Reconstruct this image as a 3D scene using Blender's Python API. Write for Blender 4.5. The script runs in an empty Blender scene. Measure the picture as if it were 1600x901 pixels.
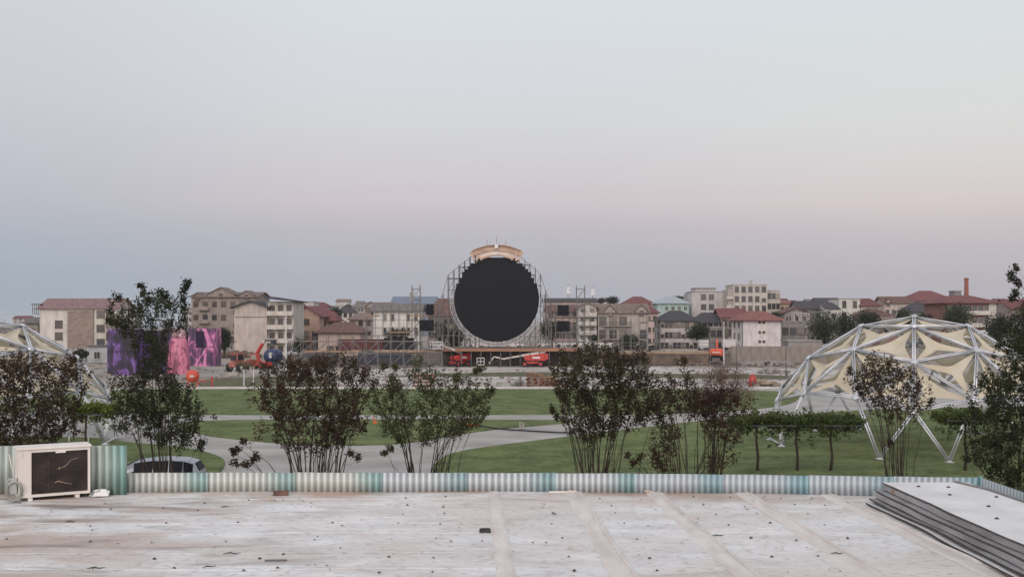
import bpy, bmesh, math, random
import numpy as np
from mathutils import Vector, Matrix, Euler
R = math.radians
random.seed(7); rng = np.random.default_rng(7)
SC = bpy.context.scene; COL = SC.collection
# ---------------------------------------------------------------- camera
F = 1650.0; HZ = 500.0; CAMZ = 8.0           # photo calibration (px of the 1600 px wide photo)
cam = bpy.data.cameras.new('camera'); camo = bpy.data.objects.new('camera', cam); COL.objects.link(camo)
camo.location = (0, 0, CAMZ); camo.rotation_euler = (R(90), 0, 0)
cam.sensor_width = 36; cam.lens = 36*F/1600; cam.shift_y = (HZ-450.5)/1600; cam.clip_start = .1; cam.clip_end = 12000
SC.camera = camo
# ---------------------------------------------------------------- world
def srgb(r, g, b):
    f = lambda v: (v/255/12.92 if v/255 <= .04045 else ((v/255+.055)/1.055)**2.4)
    return (f(r), f(g), f(b), 1)
wd = bpy.data.worlds.new('World'); SC.world = wd; wd.use_nodes = True
nt = wd.node_tree; N = nt.nodes; L = nt.links; N.clear()
tc = N.new('ShaderNodeTexCoord'); sp = N.new('ShaderNodeSeparateXYZ'); L.new(tc.outputs['Generated'], sp.inputs[0])
def wramp(stops):
    r = N.new('ShaderNodeValToRGB'); cr = r.color_ramp; cr.interpolation = 'EASE'
    cr.interpolation = 'LINEAR'
    while len(cr.elements) < len(stops): cr.elements.new(.5)
    for e, (p, c) in zip(cr.elements, stops): e.position = p; e.color = srgb(*c)
    L.new(sp.outputs['Z'], r.inputs[0]); return r
ZEN = (188, 200, 216)
rl = wramp([(0, (156,169,181)), (.04, (159,171,183)), (.07, (167,175,187)), (.10, (179,182,193)), (.14, (188,189,199)), (.19, (196,198,206)), (.27, (202,205,211)), (1, ZEN)])
rc = wramp([(0, (167,171,181)), (.035, (170,172,183)), (.06, (175,176,187)), (.085, (183,180,189)), (.108, (198,190,196)), (.135, (201,197,202)), (.18, (206,207,211)), (.28, (211,216,222)), (1, ZEN)])
rr = wramp([(0, (172,170,179)), (.035, (177,175,183)), (.06, (184,180,187)), (.083, (195,187,192)), (.105, (207,197,199)), (.135, (209,205,206)), (.18, (212,213,213)), (.28, (211,217,220)), (1, ZEN)])
def mr(src, a, b, c=0, d=1, it='SMOOTHSTEP'):
    m = N.new('ShaderNodeMapRange'); m.interpolation_type = it
    m.inputs['From Min'].default_value = a; m.inputs['From Max'].default_value = b
    m.inputs['To Min'].default_value = c; m.inputs['To Max'].default_value = d
    L.new(src, m.inputs['Value']); return m.outputs[0]
def mixc(f, a, b):
    m = N.new('ShaderNodeMix'); m.data_type = 'RGBA'; L.new(f, m.inputs[0]); L.new(a, m.inputs[6]); L.new(b, m.inputs[7]); return m.outputs[2]
m1 = mixc(mr(sp.outputs['X'], -.47, -.10), rl.outputs[0], rc.outputs[0])
m2 = mixc(mr(sp.outputs['X'], .0, .43), m1, rr.outputs[0])
# the western sky behind the camera still glows after sunset
glow = N.new('ShaderNodeRGB'); glow.outputs[0].default_value = (1.62, 1.50, 1.46, 1)
m3 = mixc(mr(sp.outputs['Y'], .25, -.75), m2, glow.outputs[0])
sky = N.new('ShaderNodeTexSky'); sky.sky_type = 'NISHITA'; sky.sun_disc = False
SUN_EL, SUN_AZ = 14, 200
sky.sun_elevation = R(1.5); sky.sun_rotation = R(SUN_AZ)
sk = N.new('ShaderNodeVectorMath'); sk.operation = 'SCALE'; sk.inputs[3].default_value = .012; L.new(sky.outputs[0], sk.inputs[0])
ad = N.new('ShaderNodeVectorMath'); ad.operation = 'ADD'; L.new(m3, ad.inputs[0]); L.new(sk.outputs[0], ad.inputs[1])
bg = N.new('ShaderNodeBackground'); bg.inputs[1].default_value = 1.04; L.new(ad.outputs[0], bg.inputs[0])
wo = N.new('ShaderNodeOutputWorld'); L.new(bg.outputs[0], wo.inputs[0])
# ---------------------------------------------------------------- sun (already down: a weak, very soft glow from behind the camera)
sun = bpy.data.lights.new('sun', 'SUN'); sun.energy = .95; sun.angle = R(30); sun.color = (1, .92, .87)
suno = bpy.data.objects.new('sun', sun); COL.objects.link(suno)
az = R(SUN_AZ); el = R(24)
suno.rotation_euler = (-Vector((math.sin(az)*math.cos(el), math.cos(az)*math.cos(el), math.sin(el)))).to_track_quat('-Z', 'Y').to_euler()
SC.view_settings.view_transform = 'Standard'; SC.view_settings.look = 'None'; SC.view_settings.exposure = 0.0; SC.view_settings.gamma = 1
# ---------------------------------------------------------------- helpers
def P(px, py, d): return Vector(((px-800)/F*d, d, CAMZ-(py-HZ)/F*d))
def G(px, py, z=0): d = F*(CAMZ-z)/(py-HZ); return Vector(((px-800)/F*d, d, z))
def GD(py): return F*CAMZ/(py-HZ)
def ZR(py, d): return CAMZ-(py-HZ)/F*d
def tag(o, label=None, cat=None, group=None, kind=None):
    if label: o['label'] = label
    if cat: o['category'] = cat
    if group: o['group'] = group
    if kind: o['kind'] = kind
    return o
def thing(name, label, cat, loc=(0,0,0), rz=0, group=None):
    o = bpy.data.objects.new(name, None); COL.objects.link(o); o.empty_display_size = .3
    o.location = loc; o.rotation_euler = (0, 0, rz); return tag(o, label, cat, group)
def copy_tree(o, parent=None):
    c = o.copy(); COL.objects.link(c)
    if parent: c.parent = parent
    for ch in list(o.children): copy_tree(ch, c)
    return c
class MB:
    def __init__(s): s.v = []; s.f = []
    def add(s, vs, fs):
        n = len(s.v); s.v += [tuple(v) for v in vs]; s.f += [tuple(i+n for i in f) for f in fs]; return s
    def box(s, c, d, rz=0, ry=0, rx=0):
        M = Matrix.Translation(c) @ Euler((rx, ry, rz)).to_matrix().to_4x4()
        vs = [M @ Vector((x*d[0]/2, y*d[1]/2, z*d[2]/2)) for x in (-1,1) for y in (-1,1) for z in (-1,1)]
        return s.add(vs, [(0,1,3,2),(4,6,7,5),(0,4,5,1),(2,3,7,6),(0,2,6,4),(1,5,7,3)])
    def span(s, a, b): return s.box([(a[i]+b[i])/2 for i in range(3)], [abs(b[i]-a[i]) for i in range(3)])
    def tube(s, pts, r, n=6, caps=True):
        pts = [Vector(p) for p in pts]; k = len(pts)
        rs = r if isinstance(r, (list, tuple)) else [r]*k
        rings = []
        for i, p in enumerate(pts):
            t = (pts[min(i+1, k-1)]-pts[max(i-1, 0)])
            if t.length < 1e-9: t = Vector((0,0,1))
            t.normalize()
            a = t.cross(Vector((0,0,1)) if abs(t.z) < .95 else Vector((1,0,0))).normalized(); b = t.cross(a)
            rings.append([p+(a*math.cos(2*math.pi*j/n)+b*math.sin(2*math.pi*j/n))*rs[i] for j in range(n)])
        vs = [v for ring in rings for v in ring]; fs = []
        for i in range(k-1):
            for j in range(n):
                fs.append((i*n+j, i*n+(j+1)%n, (i+1)*n+(j+1)%n, (i+1)*n+j))
        if caps: fs.append(tuple(range(n-1, -1, -1))); fs.append(tuple((k-1)*n+j for j in range(n)))
        return s.add(vs, fs)
    def prism(s, poly, y0, y1):            # polygon in x,z extruded along y
        n = len(poly); vs = [(x, y0, z) for x, z in poly]+[(x, y1, z) for x, z in poly]
        fs = [tuple(range(n)), tuple(range(2*n-1, n-1, -1))]+[(i, i+n, (i+1)%n+n, (i+1)%n) for i in range(n)]
        return s.add(vs, fs)
    def prismx(s, poly, x0, x1):           # polygon in y,z extruded along x
        n = len(poly); vs = [(x0, y, z) for y, z in poly]+[(x1, y, z) for y, z in poly]
        fs = [tuple(range(n-1, -1, -1)), tuple(range(n, 2*n))]+[(i, (i+1)%n, (i+1)%n+n, i+n) for i in range(n)]
        return s.add(vs, fs)
    def slab(s, poly, z0, z1):             # polygon in x,y extruded along z
        n = len(poly); vs = [(x, y, z0) for x, y in poly]+[(x, y, z1) for x, y in poly]
        fs = [tuple(range(n-1, -1, -1)), tuple(range(n, 2*n))]+[(i, (i+1)%n, (i+1)%n+n, i+n) for i in range(n)]
        return s.add(vs, fs)
    def lathe(s, prof, c, n=16, axis='z'):
        vs = []; k = len(prof)
        for r, h in prof:
            for j in range(n):
                a = 2*math.pi*j/n; p = (r*math.cos(a), r*math.sin(a), h)
                if axis == 'y': p = (p[0], p[2], p[1])
                if axis == 'x': p = (p[2], p[0], p[1])
                vs.append((p[0]+c[0], p[1]+c[1], p[2]+c[2]))
        fs = [(i*n+j, i*n+(j+1)%n, (i+1)*n+(j+1)%n, (i+1)*n+j) for i in range(k-1) for j in range(n)]
        fs += [tuple(range(n)), tuple((k-1)*n+j for j in range(n))]
        return s.add(vs, fs)
    def mesh(s, name, mat, smooth=False, bevel=0):
        me = bpy.data.meshes.new(name); me.from_pydata(s.v, [], s.f); me.materials.append(mat)
        bm = bmesh.new(); bm.from_mesh(me)
        if bevel: bmesh.ops.bevel(bm, geom=bm.edges[:], offset=bevel, segments=2, affect='EDGES', profile=.6)
        bmesh.ops.recalc_face_normals(bm, faces=bm.faces); bm.to_mesh(me); bm.free()
        if smooth:
            for p in me.polygons: p.use_smooth = True
        me.update(); return me
    def build(s, name, mat, parent=None, smooth=False, bevel=0):
        o = bpy.data.objects.new(name, s.mesh(name, mat, smooth, bevel)); COL.objects.link(o)
        if parent: o.parent = parent
        return o
# ---------------------------------------------------------------- materials
MATS = {}
def mat(name, col, col2=None, scale=3., rough=.8, metal=0., bump=0., bscale=None, detail=4., spread=(.35,.65), stretch=None, island=0., spec=.3, coord='Object', distort=0.):
    if name in MATS: return MATS[name]
    m = bpy.data.materials.new(name); m.use_nodes = True; t = m.node_tree; nn = t.nodes; ll = t.links
    b = nn['Principled BSDF']; b.inputs['Roughness'].default_value = rough; b.inputs['Metallic'].default_value = metal
    b.inputs['Specular IOR Level'].default_value = spec
    col = tuple(col[:3])+(1,)
    col2 = tuple(col2[:3])+(1,) if col2 else tuple(c*.78 for c in col[:3])+(1,)
    tcn = nn.new('ShaderNodeTexCoord'); vec = tcn.outputs[coord]
    if stretch:
        mp = nn.new('ShaderNodeMapping'); mp.inputs['Scale'].default_value = stretch; ll.new(vec, mp.inputs[0]); vec = mp.outputs[0]
    ns = nn.new('ShaderNodeTexNoise'); ns.inputs['Scale'].default_value = scale; ns.inputs['Detail'].default_value = detail; ns.inputs['Distortion'].default_value = distort
    ll.new(vec, ns.inputs['Vector'])
    rp = nn.new('ShaderNodeMapRange'); rp.inputs[1].default_value = spread[0]; rp.inputs[2].default_value = spread[1]; ll.new(ns.outputs['Fac'], rp.inputs[0])
    mx = nn.new('ShaderNodeMix'); mx.data_type = 'RGBA'; mx.inputs[6].default_value = col2; mx.inputs[7].default_value = col
    ll.new(rp.outputs[0], mx.inputs[0]); out = mx.outputs[2]
    if island:
        gi = nn.new('ShaderNodeNewGeometry'); hs = nn.new('ShaderNodeHueSaturation')
        q = nn.new('ShaderNodeMapRange'); q.inputs[3].default_value = 1-island; q.inputs[4].default_value = 1+island
        ll.new(gi.outputs['Random Per Island'], q.inputs[0]); ll.new(q.outputs[0], hs.inputs['Value']); ll.new(out, hs.inputs['Color']); out = hs.outputs[0]
    ll.new(out, b.inputs['Base Color'])
    if bump:
        n2 = nn.new('ShaderNodeTexNoise'); n2.inputs['Scale'].default_value = bscale or scale*4; n2.inputs['Detail'].default_value = 5; ll.new(vec, n2.inputs['Vector'])
        bp = nn.new('ShaderNodeBump'); bp.inputs['Strength'].default_value = bump; bp.inputs['Distance'].default_value = .05
        ll.new(n2.outputs['Fac'], bp.inputs['Height']); ll.new(bp.outputs[0], b.inputs['Normal'])
    MATS[name] = m; return m
def plaster(r, g, b, name=None):        # weathered render, rain streaks running down
    a_ = (r+g+b)/3; r, g, b = [int(v*.62+a_*.38) for v in (r, g, b)]
    return mat(name or f'plaster_{r}_{g}_{b}', srgb(r,g,b), srgb(int(r*.86),int(g*.85),int(b*.84)), scale=.9, rough=.9, stretch=(1,1,.35), bump=.2, bscale=8, detail=7, spread=(.3,.62))
def tiles(r, g, b, name=None):
    nm = name or f'tiles_{r}_{g}_{b}'
    if nm in MATS: return MATS[nm]
    m = mat(nm, srgb(r,g,b), srgb(int(r*.72),int(g*.72),int(b*.74)), scale=2.2, rough=.85, detail=8)
    t = m.node_tree; nn = t.nodes; ll = t.links; b_ = nn['Principled BSDF']
    tcn = nn.new('ShaderNodeTexCoord'); w = nn.new('ShaderNodeTexWave'); w.inputs['Scale'].default_value = 1.1; w.bands_direction = 'X'; w.inputs['Distortion'].default_value = .4
    ll.new(tcn.outputs['Object'], w.inputs[0]); bp = nn.new('ShaderNodeBump'); bp.inputs['Strength'].default_value = .5; bp.inputs['Distance'].default_value = .12
    ll.new(w.outputs['Fac'], bp.inputs['Height']); ll.new(bp.outputs[0], b_.inputs['Normal'])
    return m
def foliage_mat(name, cols, rough=.6):
    if name in MATS: return MATS[name]
    m = bpy.data.materials.new(name); m.use_nodes = True; t = m.node_tree; nn = t.nodes; ll = t.links; b = nn['Principled BSDF']
    b.inputs['Roughness'].default_value = rough; b.inputs['Specular IOR Level'].default_value = .06
    gi = nn.new('ShaderNodeNewGeometry'); r = nn.new('ShaderNodeValToRGB'); cr = r.color_ramp; cr.interpolation = 'LINEAR'
    while len(cr.elements) < len(cols): cr.elements.new(.5)
    for i, (e, c) in enumerate(zip(cr.elements, cols)): e.position = i/(len(cols)-1); e.color = srgb(*c)
    tcn = nn.new('ShaderNodeTexCoord'); ns = nn.new('ShaderNodeTexNoise'); ns.inputs['Scale'].default_value = .55; ns.inputs['Detail'].default_value = 2
    ll.new(tcn.outputs['Object'], ns.inputs[0])
    ma = nn.new('ShaderNodeMath'); ma.operation = 'MULTIPLY_ADD'; ma.inputs[1].default_value = .5; ll.new(gi.outputs['Random Per Island'], ma.inputs[0])
    mb = nn.new('ShaderNodeMapRange'); mb.inputs[1].default_value = .3; mb.inputs[2].default_value = .7; mb.inputs[4].default_value = .5; ll.new(ns.outputs[0], mb.inputs[0]); ll.new(mb.outputs[0], ma.inputs[2])
    ll.new(ma.outputs[0], r.inputs[0]); ll.new(r.outputs[0], b.inputs['Base Color'])
    tr = nn.new('ShaderNodeBsdfTranslucent'); ll.new(r.outputs[0], tr.inputs[0]); ms = nn.new('ShaderNodeMixShader'); ms.inputs[0].default_value = .25
    ll.new(b.outputs[0], ms.inputs[1]); ll.new(tr.outputs[0], ms.inputs[2]); ll.new(ms.outputs[0], nn['Material Output'].inputs[0])
    MATS[name] = m; return m
GLASS = mat('window_glass', srgb(40,42,46), srgb(58,58,60), scale=.4, rough=.12, spec=.6)
FRAME = mat('window_frame_paint', srgb(165,160,155), rough=.6)
FRAMED = mat('window_frame_brown', srgb(92,72,60), rough=.6)
STEEL = mat('galvanised_steel', srgb(150,152,158), srgb(112,114,120), scale=1.5, rough=.45, metal=.35, spec=.5)
DSTEEL = mat('dark_steel', srgb(92,94,100), srgb(62,64,70), scale=1.5, rough=.5, metal=.3)
def _vary_glass():
    t = GLASS.node_tree; b = t.nodes['Principled BSDF']; src = b.inputs['Base Color'].links[0].from_socket
    oi = t.nodes.new('ShaderNodeObjectInfo'); r = t.nodes.new('ShaderNodeValToRGB'); cr = r.color_ramp; cr.interpolation = 'CONSTANT'
    st = [(0,(38,40,44)),(.35,(70,68,66)),(.55,(104,98,92)),(.68,(52,54,60)),(.82,(140,132,122)),(.9,(46,46,50))]
    while len(cr.elements) < len(st): cr.elements.new(.5)
    for e, (p, c) in zip(cr.elements, st): e.position = p; e.color = srgb(*c)
    t.links.new(oi.outputs['Random'], r.inputs[0]); t.links.new(r.outputs[0], b.inputs['Base Color'])
_vary_glass()
WHITEM = mat('white_metal', srgb(205,205,207), srgb(170,170,172), scale=2, rough=.4, spec=.5)
TUBE_S = mat('scaffold_tube', srgb(122,120,121), srgb(92,88,87), scale=1.2, rough=.55, metal=.2)
PLANK = mat('scaffold_plank', srgb(164,132,104), srgb(120,96,76), scale=2, rough=.85, stretch=(.3,4,4))
REDP = mat('red_machine_paint', srgb(178,50,44), srgb(140,42,38), scale=2, rough=.45, spec=.5)
RUBBER = mat('tyre_rubber', srgb(42,41,42), rough=.9)
BLACKM = mat('black_plastic', srgb(30,30,33), rough=.5)
CONC = mat('concrete', srgb(150,146,142), srgb(118,114,110), scale=1.2, rough=.92, bump=.3, detail=8)
TRUNK = mat('bark', srgb(66,56,50), srgb(42,36,33), scale=6, rough=.95, bump=.5, stretch=(1,1,.2))
M_GRIT = mat('yard_clutter', srgb(132,122,114), srgb(84,76,70), scale=.5, rough=.95, island=.5)
DARKIN = mat('dark_interior', srgb(36,34,34), rough=.95)
RUST = mat('rusty_iron', srgb(112,70,48), srgb(74,50,40), scale=5, rough=.95)
# ================================================================ SETTING: ground, lawns, paths
def sheet(name, pxs, z, m, thick=0, smooth_pts=True, kind='structure', label=None):
    pts = [G(x, y, 0) for x, y in pxs]; pts = [(p.x, p.y) for p in pts]
    if smooth_pts:                                   # one Chaikin pass keeps the curves soft
        for _ in range(2):
            q = []
            for i in range(len(pts)):
                a, b = pts[i], pts[(i+1) % len(pts)]
                q += [(a[0]*.8+b[0]*.2, a[1]*.8+b[1]*.2), (a[0]*.2+b[0]*.8, a[1]*.2+b[1]*.8)]
            pts = q
    mb = MB()
    if thick: mb.slab(pts, z-thick, z)
    else: mb.add([(x, y, z) for x, y in pts], [tuple(range(len(pts)))])
    o = mb.build(name, m); tag(o, label, None, None, kind); return o
m_ground = mat('bare_ground', srgb(150,140,130), srgb(112,104,96), scale=.06, rough=.95, detail=12, bump=.4, bscale=.6, stretch=(.6,1.4,1))
m_conc = mat('plaza_concrete', srgb(178,172,168), srgb(142,136,132), scale=.18, rough=.9, detail=14, stretch=(.6,1,1), bump=.1, bscale=2)
m_path = mat('path_concrete', srgb(160,157,154), srgb(130,126,123), scale=.35, rough=.75, detail=12, stretch=(.8,1,1), bump=.15, bscale=3, spread=(.3,.7))
def grass_mat(name, a, b, c_):
    m = mat(name, srgb(*a), srgb(*b), scale=.5, rough=.95, detail=14, stretch=(.8,1,1), spec=.1, bump=.8, bscale=14, spread=(.38,.62))
    t = m.node_tree; nn = t.nodes; ll = t.links; bs = nn['Principled BSDF']; src = bs.inputs['Base Color'].links[0].from_socket
    tcn = nn.new('ShaderNodeTexCoord'); n1 = nn.new('ShaderNodeTexNoise'); n1.inputs['Scale'].default_value = 2.2; n1.inputs['Detail'].default_value = 8; ll.new(tcn.outputs['Object'], n1.inputs[0])
    q = nn.new('ShaderNodeMapRange'); q.inputs[1].default_value = .45; q.inputs[2].default_value = .75; q.inputs[4].default_value = .7; ll.new(n1.outputs[0], q.inputs[0])
    mx = nn.new('ShaderNodeMix'); mx.data_type = 'RGBA'; mx.inputs[7].default_value = srgb(*c_); ll.new(q.outputs[0], mx.inputs[0]); ll.new(src, mx.inputs[6]); ll.new(mx.outputs[2], bs.inputs['Base Color'])
    return m
m_grass = grass_mat('lawn_grass', (96,106,68), (68,82,50), (120,120,86))
m_grass2 = grass_mat('dull_grass', (92,92,70), (78,80,62), (110,104,84))
m_dirt = mat('dark_dirt', srgb(98,86,78), srgb(74,66,60), scale=.2, rough=.98, detail=12, bump=.6, bscale=1.5)
gm = MB().add([(-4000,-60,0),(4000,-60,0),(4000,5500,0),(-4000,5500,0)], [(0,1,2,3)]).build('ground', m_ground); gm['kind'] = 'structure'
sheet('plaza', [(510,606),(525,585),(560,578),(700,571.5),(880,571.5),(1150,574),(1330,577),(1500,585),(1500,606)], .010, m_conc)
sheet('dirt_strip', [(560,590),(690,583),(830,580.5),(1000,583),(1200,585),(1245,588),(1245,593),(1100,591),(900,588.5),(700,588)], .016, m_grass2)
sheet('dirt_yard', [(700,571),(880,571),(1150,572),(1290,568),(1300,556),(1120,551),(900,556),(700,558)], .012, m_dirt)
sheet('stage_yard', [(440,572),(700,571),(900,571),(900,545),(700,543),(440,547)], .018, m_dirt)
sheet('gravel_yard', [(-200,606),(160,600),(300,592),(520,588),(440,572),(350,565),(150,575),(-200,580)], .014, mat('pale_gravel', srgb(150,145,142), srgb(120,112,106), scale=.3, rough=.95, detail=12, stretch=(.5,2,1)))
sheet('path', [(-900,607),(60,607),(300,606.5),(1500,606.5),(2600,607),(2600,1300),(-900,1300)], .020, m_path, smooth_pts=False)
sheet('lawn', [(165,622),(172,611),(215,608.5),(1255,608.5),(1243,632),(1142,643.5),(1010,648),(700,648.5),(300,648.5),(175,645)], .09, m_grass, .075)
sheet('lawn', [(262,665),(322,657),(600,656),(885,657),(905,660),(760,672),(640,693),(560,697),(450,694.5),(380,688),(320,681)], .09, m_grass, .075)
sheet('lawn', [(655,1100),(672,760),(676,728),(700,710),(760,699),(890,683),(1010,668),(1150,652.5),(1230,650),(1330,642),(1450,638),(1800,634),(2300,634),(2300,1100)], .09, m_grass, .075)
sheet('lawn', [(-700,694),(-200,686),(130,683),(200,692),(290,700),(335,711),(353,721),(347,737),(320,752),(200,800),(100,1000),(-700,1000)], .09, m_grass, .075)
sheet('lawn', [(292,605.5),(300,597),(335,590.5),(420,588.5),(515,589),(525,605.5)], .06, m_grass2, .045)
sheet('lawn', [(-700,660),(-100,655),(100,640),(150,618),(140,609),(-700,612)], .09, m_grass, .075)
# kerb along the far edge of the long lawn
kb = MB(); a = G(262, 607.2); b = G(1262, 607.2)
kb.span((a.x, a.y, .0), (b.x, a.y+1.0, .2)); o = kb.build('kerb', mat('kerb_concrete', srgb(188,184,180), srgb(160,156,152), scale=.6, rough=.9, detail=8)); o['kind'] = 'structure'
for pts, nm in (([(700,710),(760,699),(890,683),(1010,668),(1150,652.5)], 'kerb'), ([(290,700),(335,711),(353,721),(347,737)], 'kerb'), ([(322,681),(380,688),(450,694.5),(560,697),(640,693),(760,672),(905,660)], 'kerb')):
    P3 = []
    for i in range(len(pts)-1):
        for k in range(6):
            t = k/6; P3.append((pts[i][0]*(1-t)+pts[i+1][0]*t, pts[i][1]*(1-t)+pts[i+1][1]*t))
    P3.append(pts[-1])
# sea band far to the left
sea = MB().add([(-3990,900,.03),(-330,900,.03),(-700,5490,.03),(-3990,5490,.03)], [(0,1,2,3)]).build('water', mat('sea_water', srgb(96,110,124), rough=.15, spec=.5)); sea['kind'] = 'structure'

# ================================================================ NEAR ROOF
RZ = 5.7; YAW = R(2.3)
def RP(px, py, z=RZ): return G(px, py, z)
bl = thing('flat_roofed_building', 'low building whose flat white membrane roof fills the foreground', 'building', (0, 6, 0))
def roof_material():
    m = bpy.data.materials.new('roof_membrane'); m.use_nodes = True; t = m.node_tree; nn = t.nodes; ll = t.links; b = nn['Principled BSDF']
    tcn = nn.new('ShaderNodeTexCoord')
    def noise(sc, st=(1,1,1), det=8, dis=0., loc=(0,0,0)):
        mp = nn.new('ShaderNodeMapping'); mp.inputs['Scale'].default_value = st; mp.inputs['Location'].default_value = loc; ll.new(tcn.outputs['Object'], mp.inputs[0])
        n = nn.new('ShaderNodeTexNoise'); n.inputs['Scale'].default_value = sc; n.inputs['Detail'].default_value = det; n.inputs['Distortion'].default_value = dis; ll.new(mp.outputs[0], n.inputs[0]); return n.outputs['Fac']
    def rng_(s, a, b_, c=0, d=1):
        q = nn.new('ShaderNodeMapRange'); q.inputs[1].default_value = a; q.inputs[2].default_value = b_; q.inputs[3].default_value = c; q.inputs[4].default_value = d; ll.new(s, q.inputs[0]); return q.outputs[0]
    def mix(f, a, c):
        q = nn.new('ShaderNodeMix'); q.data_type = 'RGBA'; ll.new(f, q.inputs[0])
        if isinstance(a, tuple): q.inputs[6].default_value = a
        else: ll.new(a, q.inputs[6])
        q.inputs[7].default_value = c; return q.outputs[2]
    def mul(a, b_):
        q = nn.new('ShaderNodeMath'); q.operation = 'MULTIPLY'; ll.new(a, q.inputs[0]); ll.new(b_, q.inputs[1]); return q.outputs[0]
    def mx_(a, b_):
        q = nn.new('ShaderNodeMath'); q.operation = 'MAXIMUM'; ll.new(a, q.inputs[0]); ll.new(b_, q.inputs[1]); return q.outputs[0]
    base = mix(rng_(noise(2.2, (1,1.2,1), 12), .35, .65), srgb(190,189,190), srgb(206,206,207))
    c1 = mix(rng_(noise(.55, (.8,1.2,1), 10, .6), .47, .62, 0, .8), base, srgb(190,183,179))
    sx = nn.new('ShaderNodeSeparateXYZ'); ll.new(tcn.outputs['Object'], sx.inputs[0])
    leftm = rng_(sx.outputs['X'], -1.2, -5.2)             # more washed-in soil towards the left end and along the parapet
    farm = rng_(sx.outputs['Y'], 6.6, 8.0)
    edge = mx_(leftm, farm)
    st = rng_(noise(.8, (.6,1.5,1), 12, 1.0, (3,1,0)), .43, .62)
    c2 = mix(mul(st, rng_(edge, 0, 1, .22, .9)), c1, srgb(160,141,128))
    st2 = rng_(noise(1.2, (.55,1.7,1), 12, .9, (7,5,0)), .52, .68)
    c3 = mix(mul(st2, rng_(leftm, 0, 1, .22, .9)), c2, srgb(110,96,86))
    rs = rng_(noise(1.1, (.7,1.3,1), 12, .6, (1,9,0)), .5, .66)
    c3 = mix(mul(rs, rng_(farm, .2, 1, 0, .75)), c3, srgb(164,128,104))
    c4 = mix(rng_(noise(14, (.8,1,1), 10), .53, .70, 0, .55), c3, srgb(142,133,128))
    ll.new(c4, b.inputs['Base Color'])
    ll.new(rng_(noise(1.2, (.6,2,1)), .35, .65, .38, .7), b.inputs['Roughness'])
    b.inputs['Specular IOR Level'].default_value = .35
    bp = nn.new('ShaderNodeBump'); bp.inputs['Strength'].default_value = .6; bp.inputs['Distance'].default_value = .02
    ll.new(noise(7, (1,1.2,1), 12), bp.inputs['Height']); ll.new(bp.outputs[0], b.inputs['Normal'])
    return m
M_ROOF = roof_material()
rx0, rx1, ry0, ry1 = -12., 6.12, -8., 8.4      # local to the building (origin y = 6)
nx, ny = 60, 60
vs = []; 
for j in range(ny+1):
    for i in range(nx+1):
        x = rx0+(rx1-rx0)*i/nx; y = ry0+(ry1-ry0)*j/ny
        z = RZ+.006*math.sin(x*1.9+y)+.005*math.sin(y*2.7-x*.6)
        vs.append((x, y, z))
rm = MB(); rm.add(vs, [(j*(nx+1)+i, j*(nx+1)+i+1, (j+1)*(nx+1)+i+1, (j+1)*(nx+1)+i) for j in range(ny) for i in range(nx)])
rm.build('roof', M_ROOF, bl, smooth=True)
MB().span((rx0+.05, ry0+.05, 0), (rx1-.05, ry1-.05, RZ-.03)).build('wall', plaster(168,160,150), bl)
M_SEAM = mat('seam_sealant', srgb(200,194,190), srgb(182,174,169), scale=3, rough=.6, detail=8, bump=.4, stretch=(2,.5,1))
def seam(pa, pb, w, h=.010, m=M_SEAM, rag=.012, n=46):
    a = Vector(pa); b = Vector(pb); d = (b-a); nrm = Vector((-d.y, d.x, 0)).normalized(); vs = []; fs = []
    for i in range(n+1):
        c = a+d*(i/n); c.z = RZ+.006*math.sin(c.x*1.9+(c.y-6))+.005*math.sin((c.y-6)*2.7-c.x*.6)
        l = w/2+random.uniform(-rag, rag); r = w/2+random.uniform(-rag, rag)
        for off, hh in ((-l, .0), (-l*.8, h), (0, h*1.25), (r*.8, h), (r, .0)):
            q = c+nrm*off; vs.append((q.x, q.y-6, q.z+hh+.001))
    for i in range(n):
        for k in range(4): fs.append((i*5+k, i*5+k+1, (i+1)*5+k+1, (i+1)*5+k))
    return MB().add(vs, fs).build('seam', m, bl, smooth=True)
VPX = 733
for x0 in (772, 895, 1022, 1158, 1285):
    k = (x0-VPX)/268.
    a = RP(x0, 768.6); b = RP(VPX+k*(960-500), 960)
    seam((a.x, a.y, 0), (b.x, b.y, 0), .235 if x0 > 780 else .16)
    if x0 > 800: seam((a.x+.04, a.y, 0), (b.x+.12, b.y, 0), .03, .022, rag=.006)
for y, w in ((778, .05), (786.5, .04), (806, .06), (815, .03), (831, .07), (862, .06), (886, .10), (915, .06)):
    a = RP(-500, y+6); b = RP(762 if y < 840 else 775, y); seam((a.x, a.y, 0), (b.x, b.y, 0), w, .005, m=M_ROOF)
a = RP(1090, 827); b = RP(1215, 825); seam((a.x, a.y, 0), (b.x, b.y, 0), .03, .006)
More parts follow.
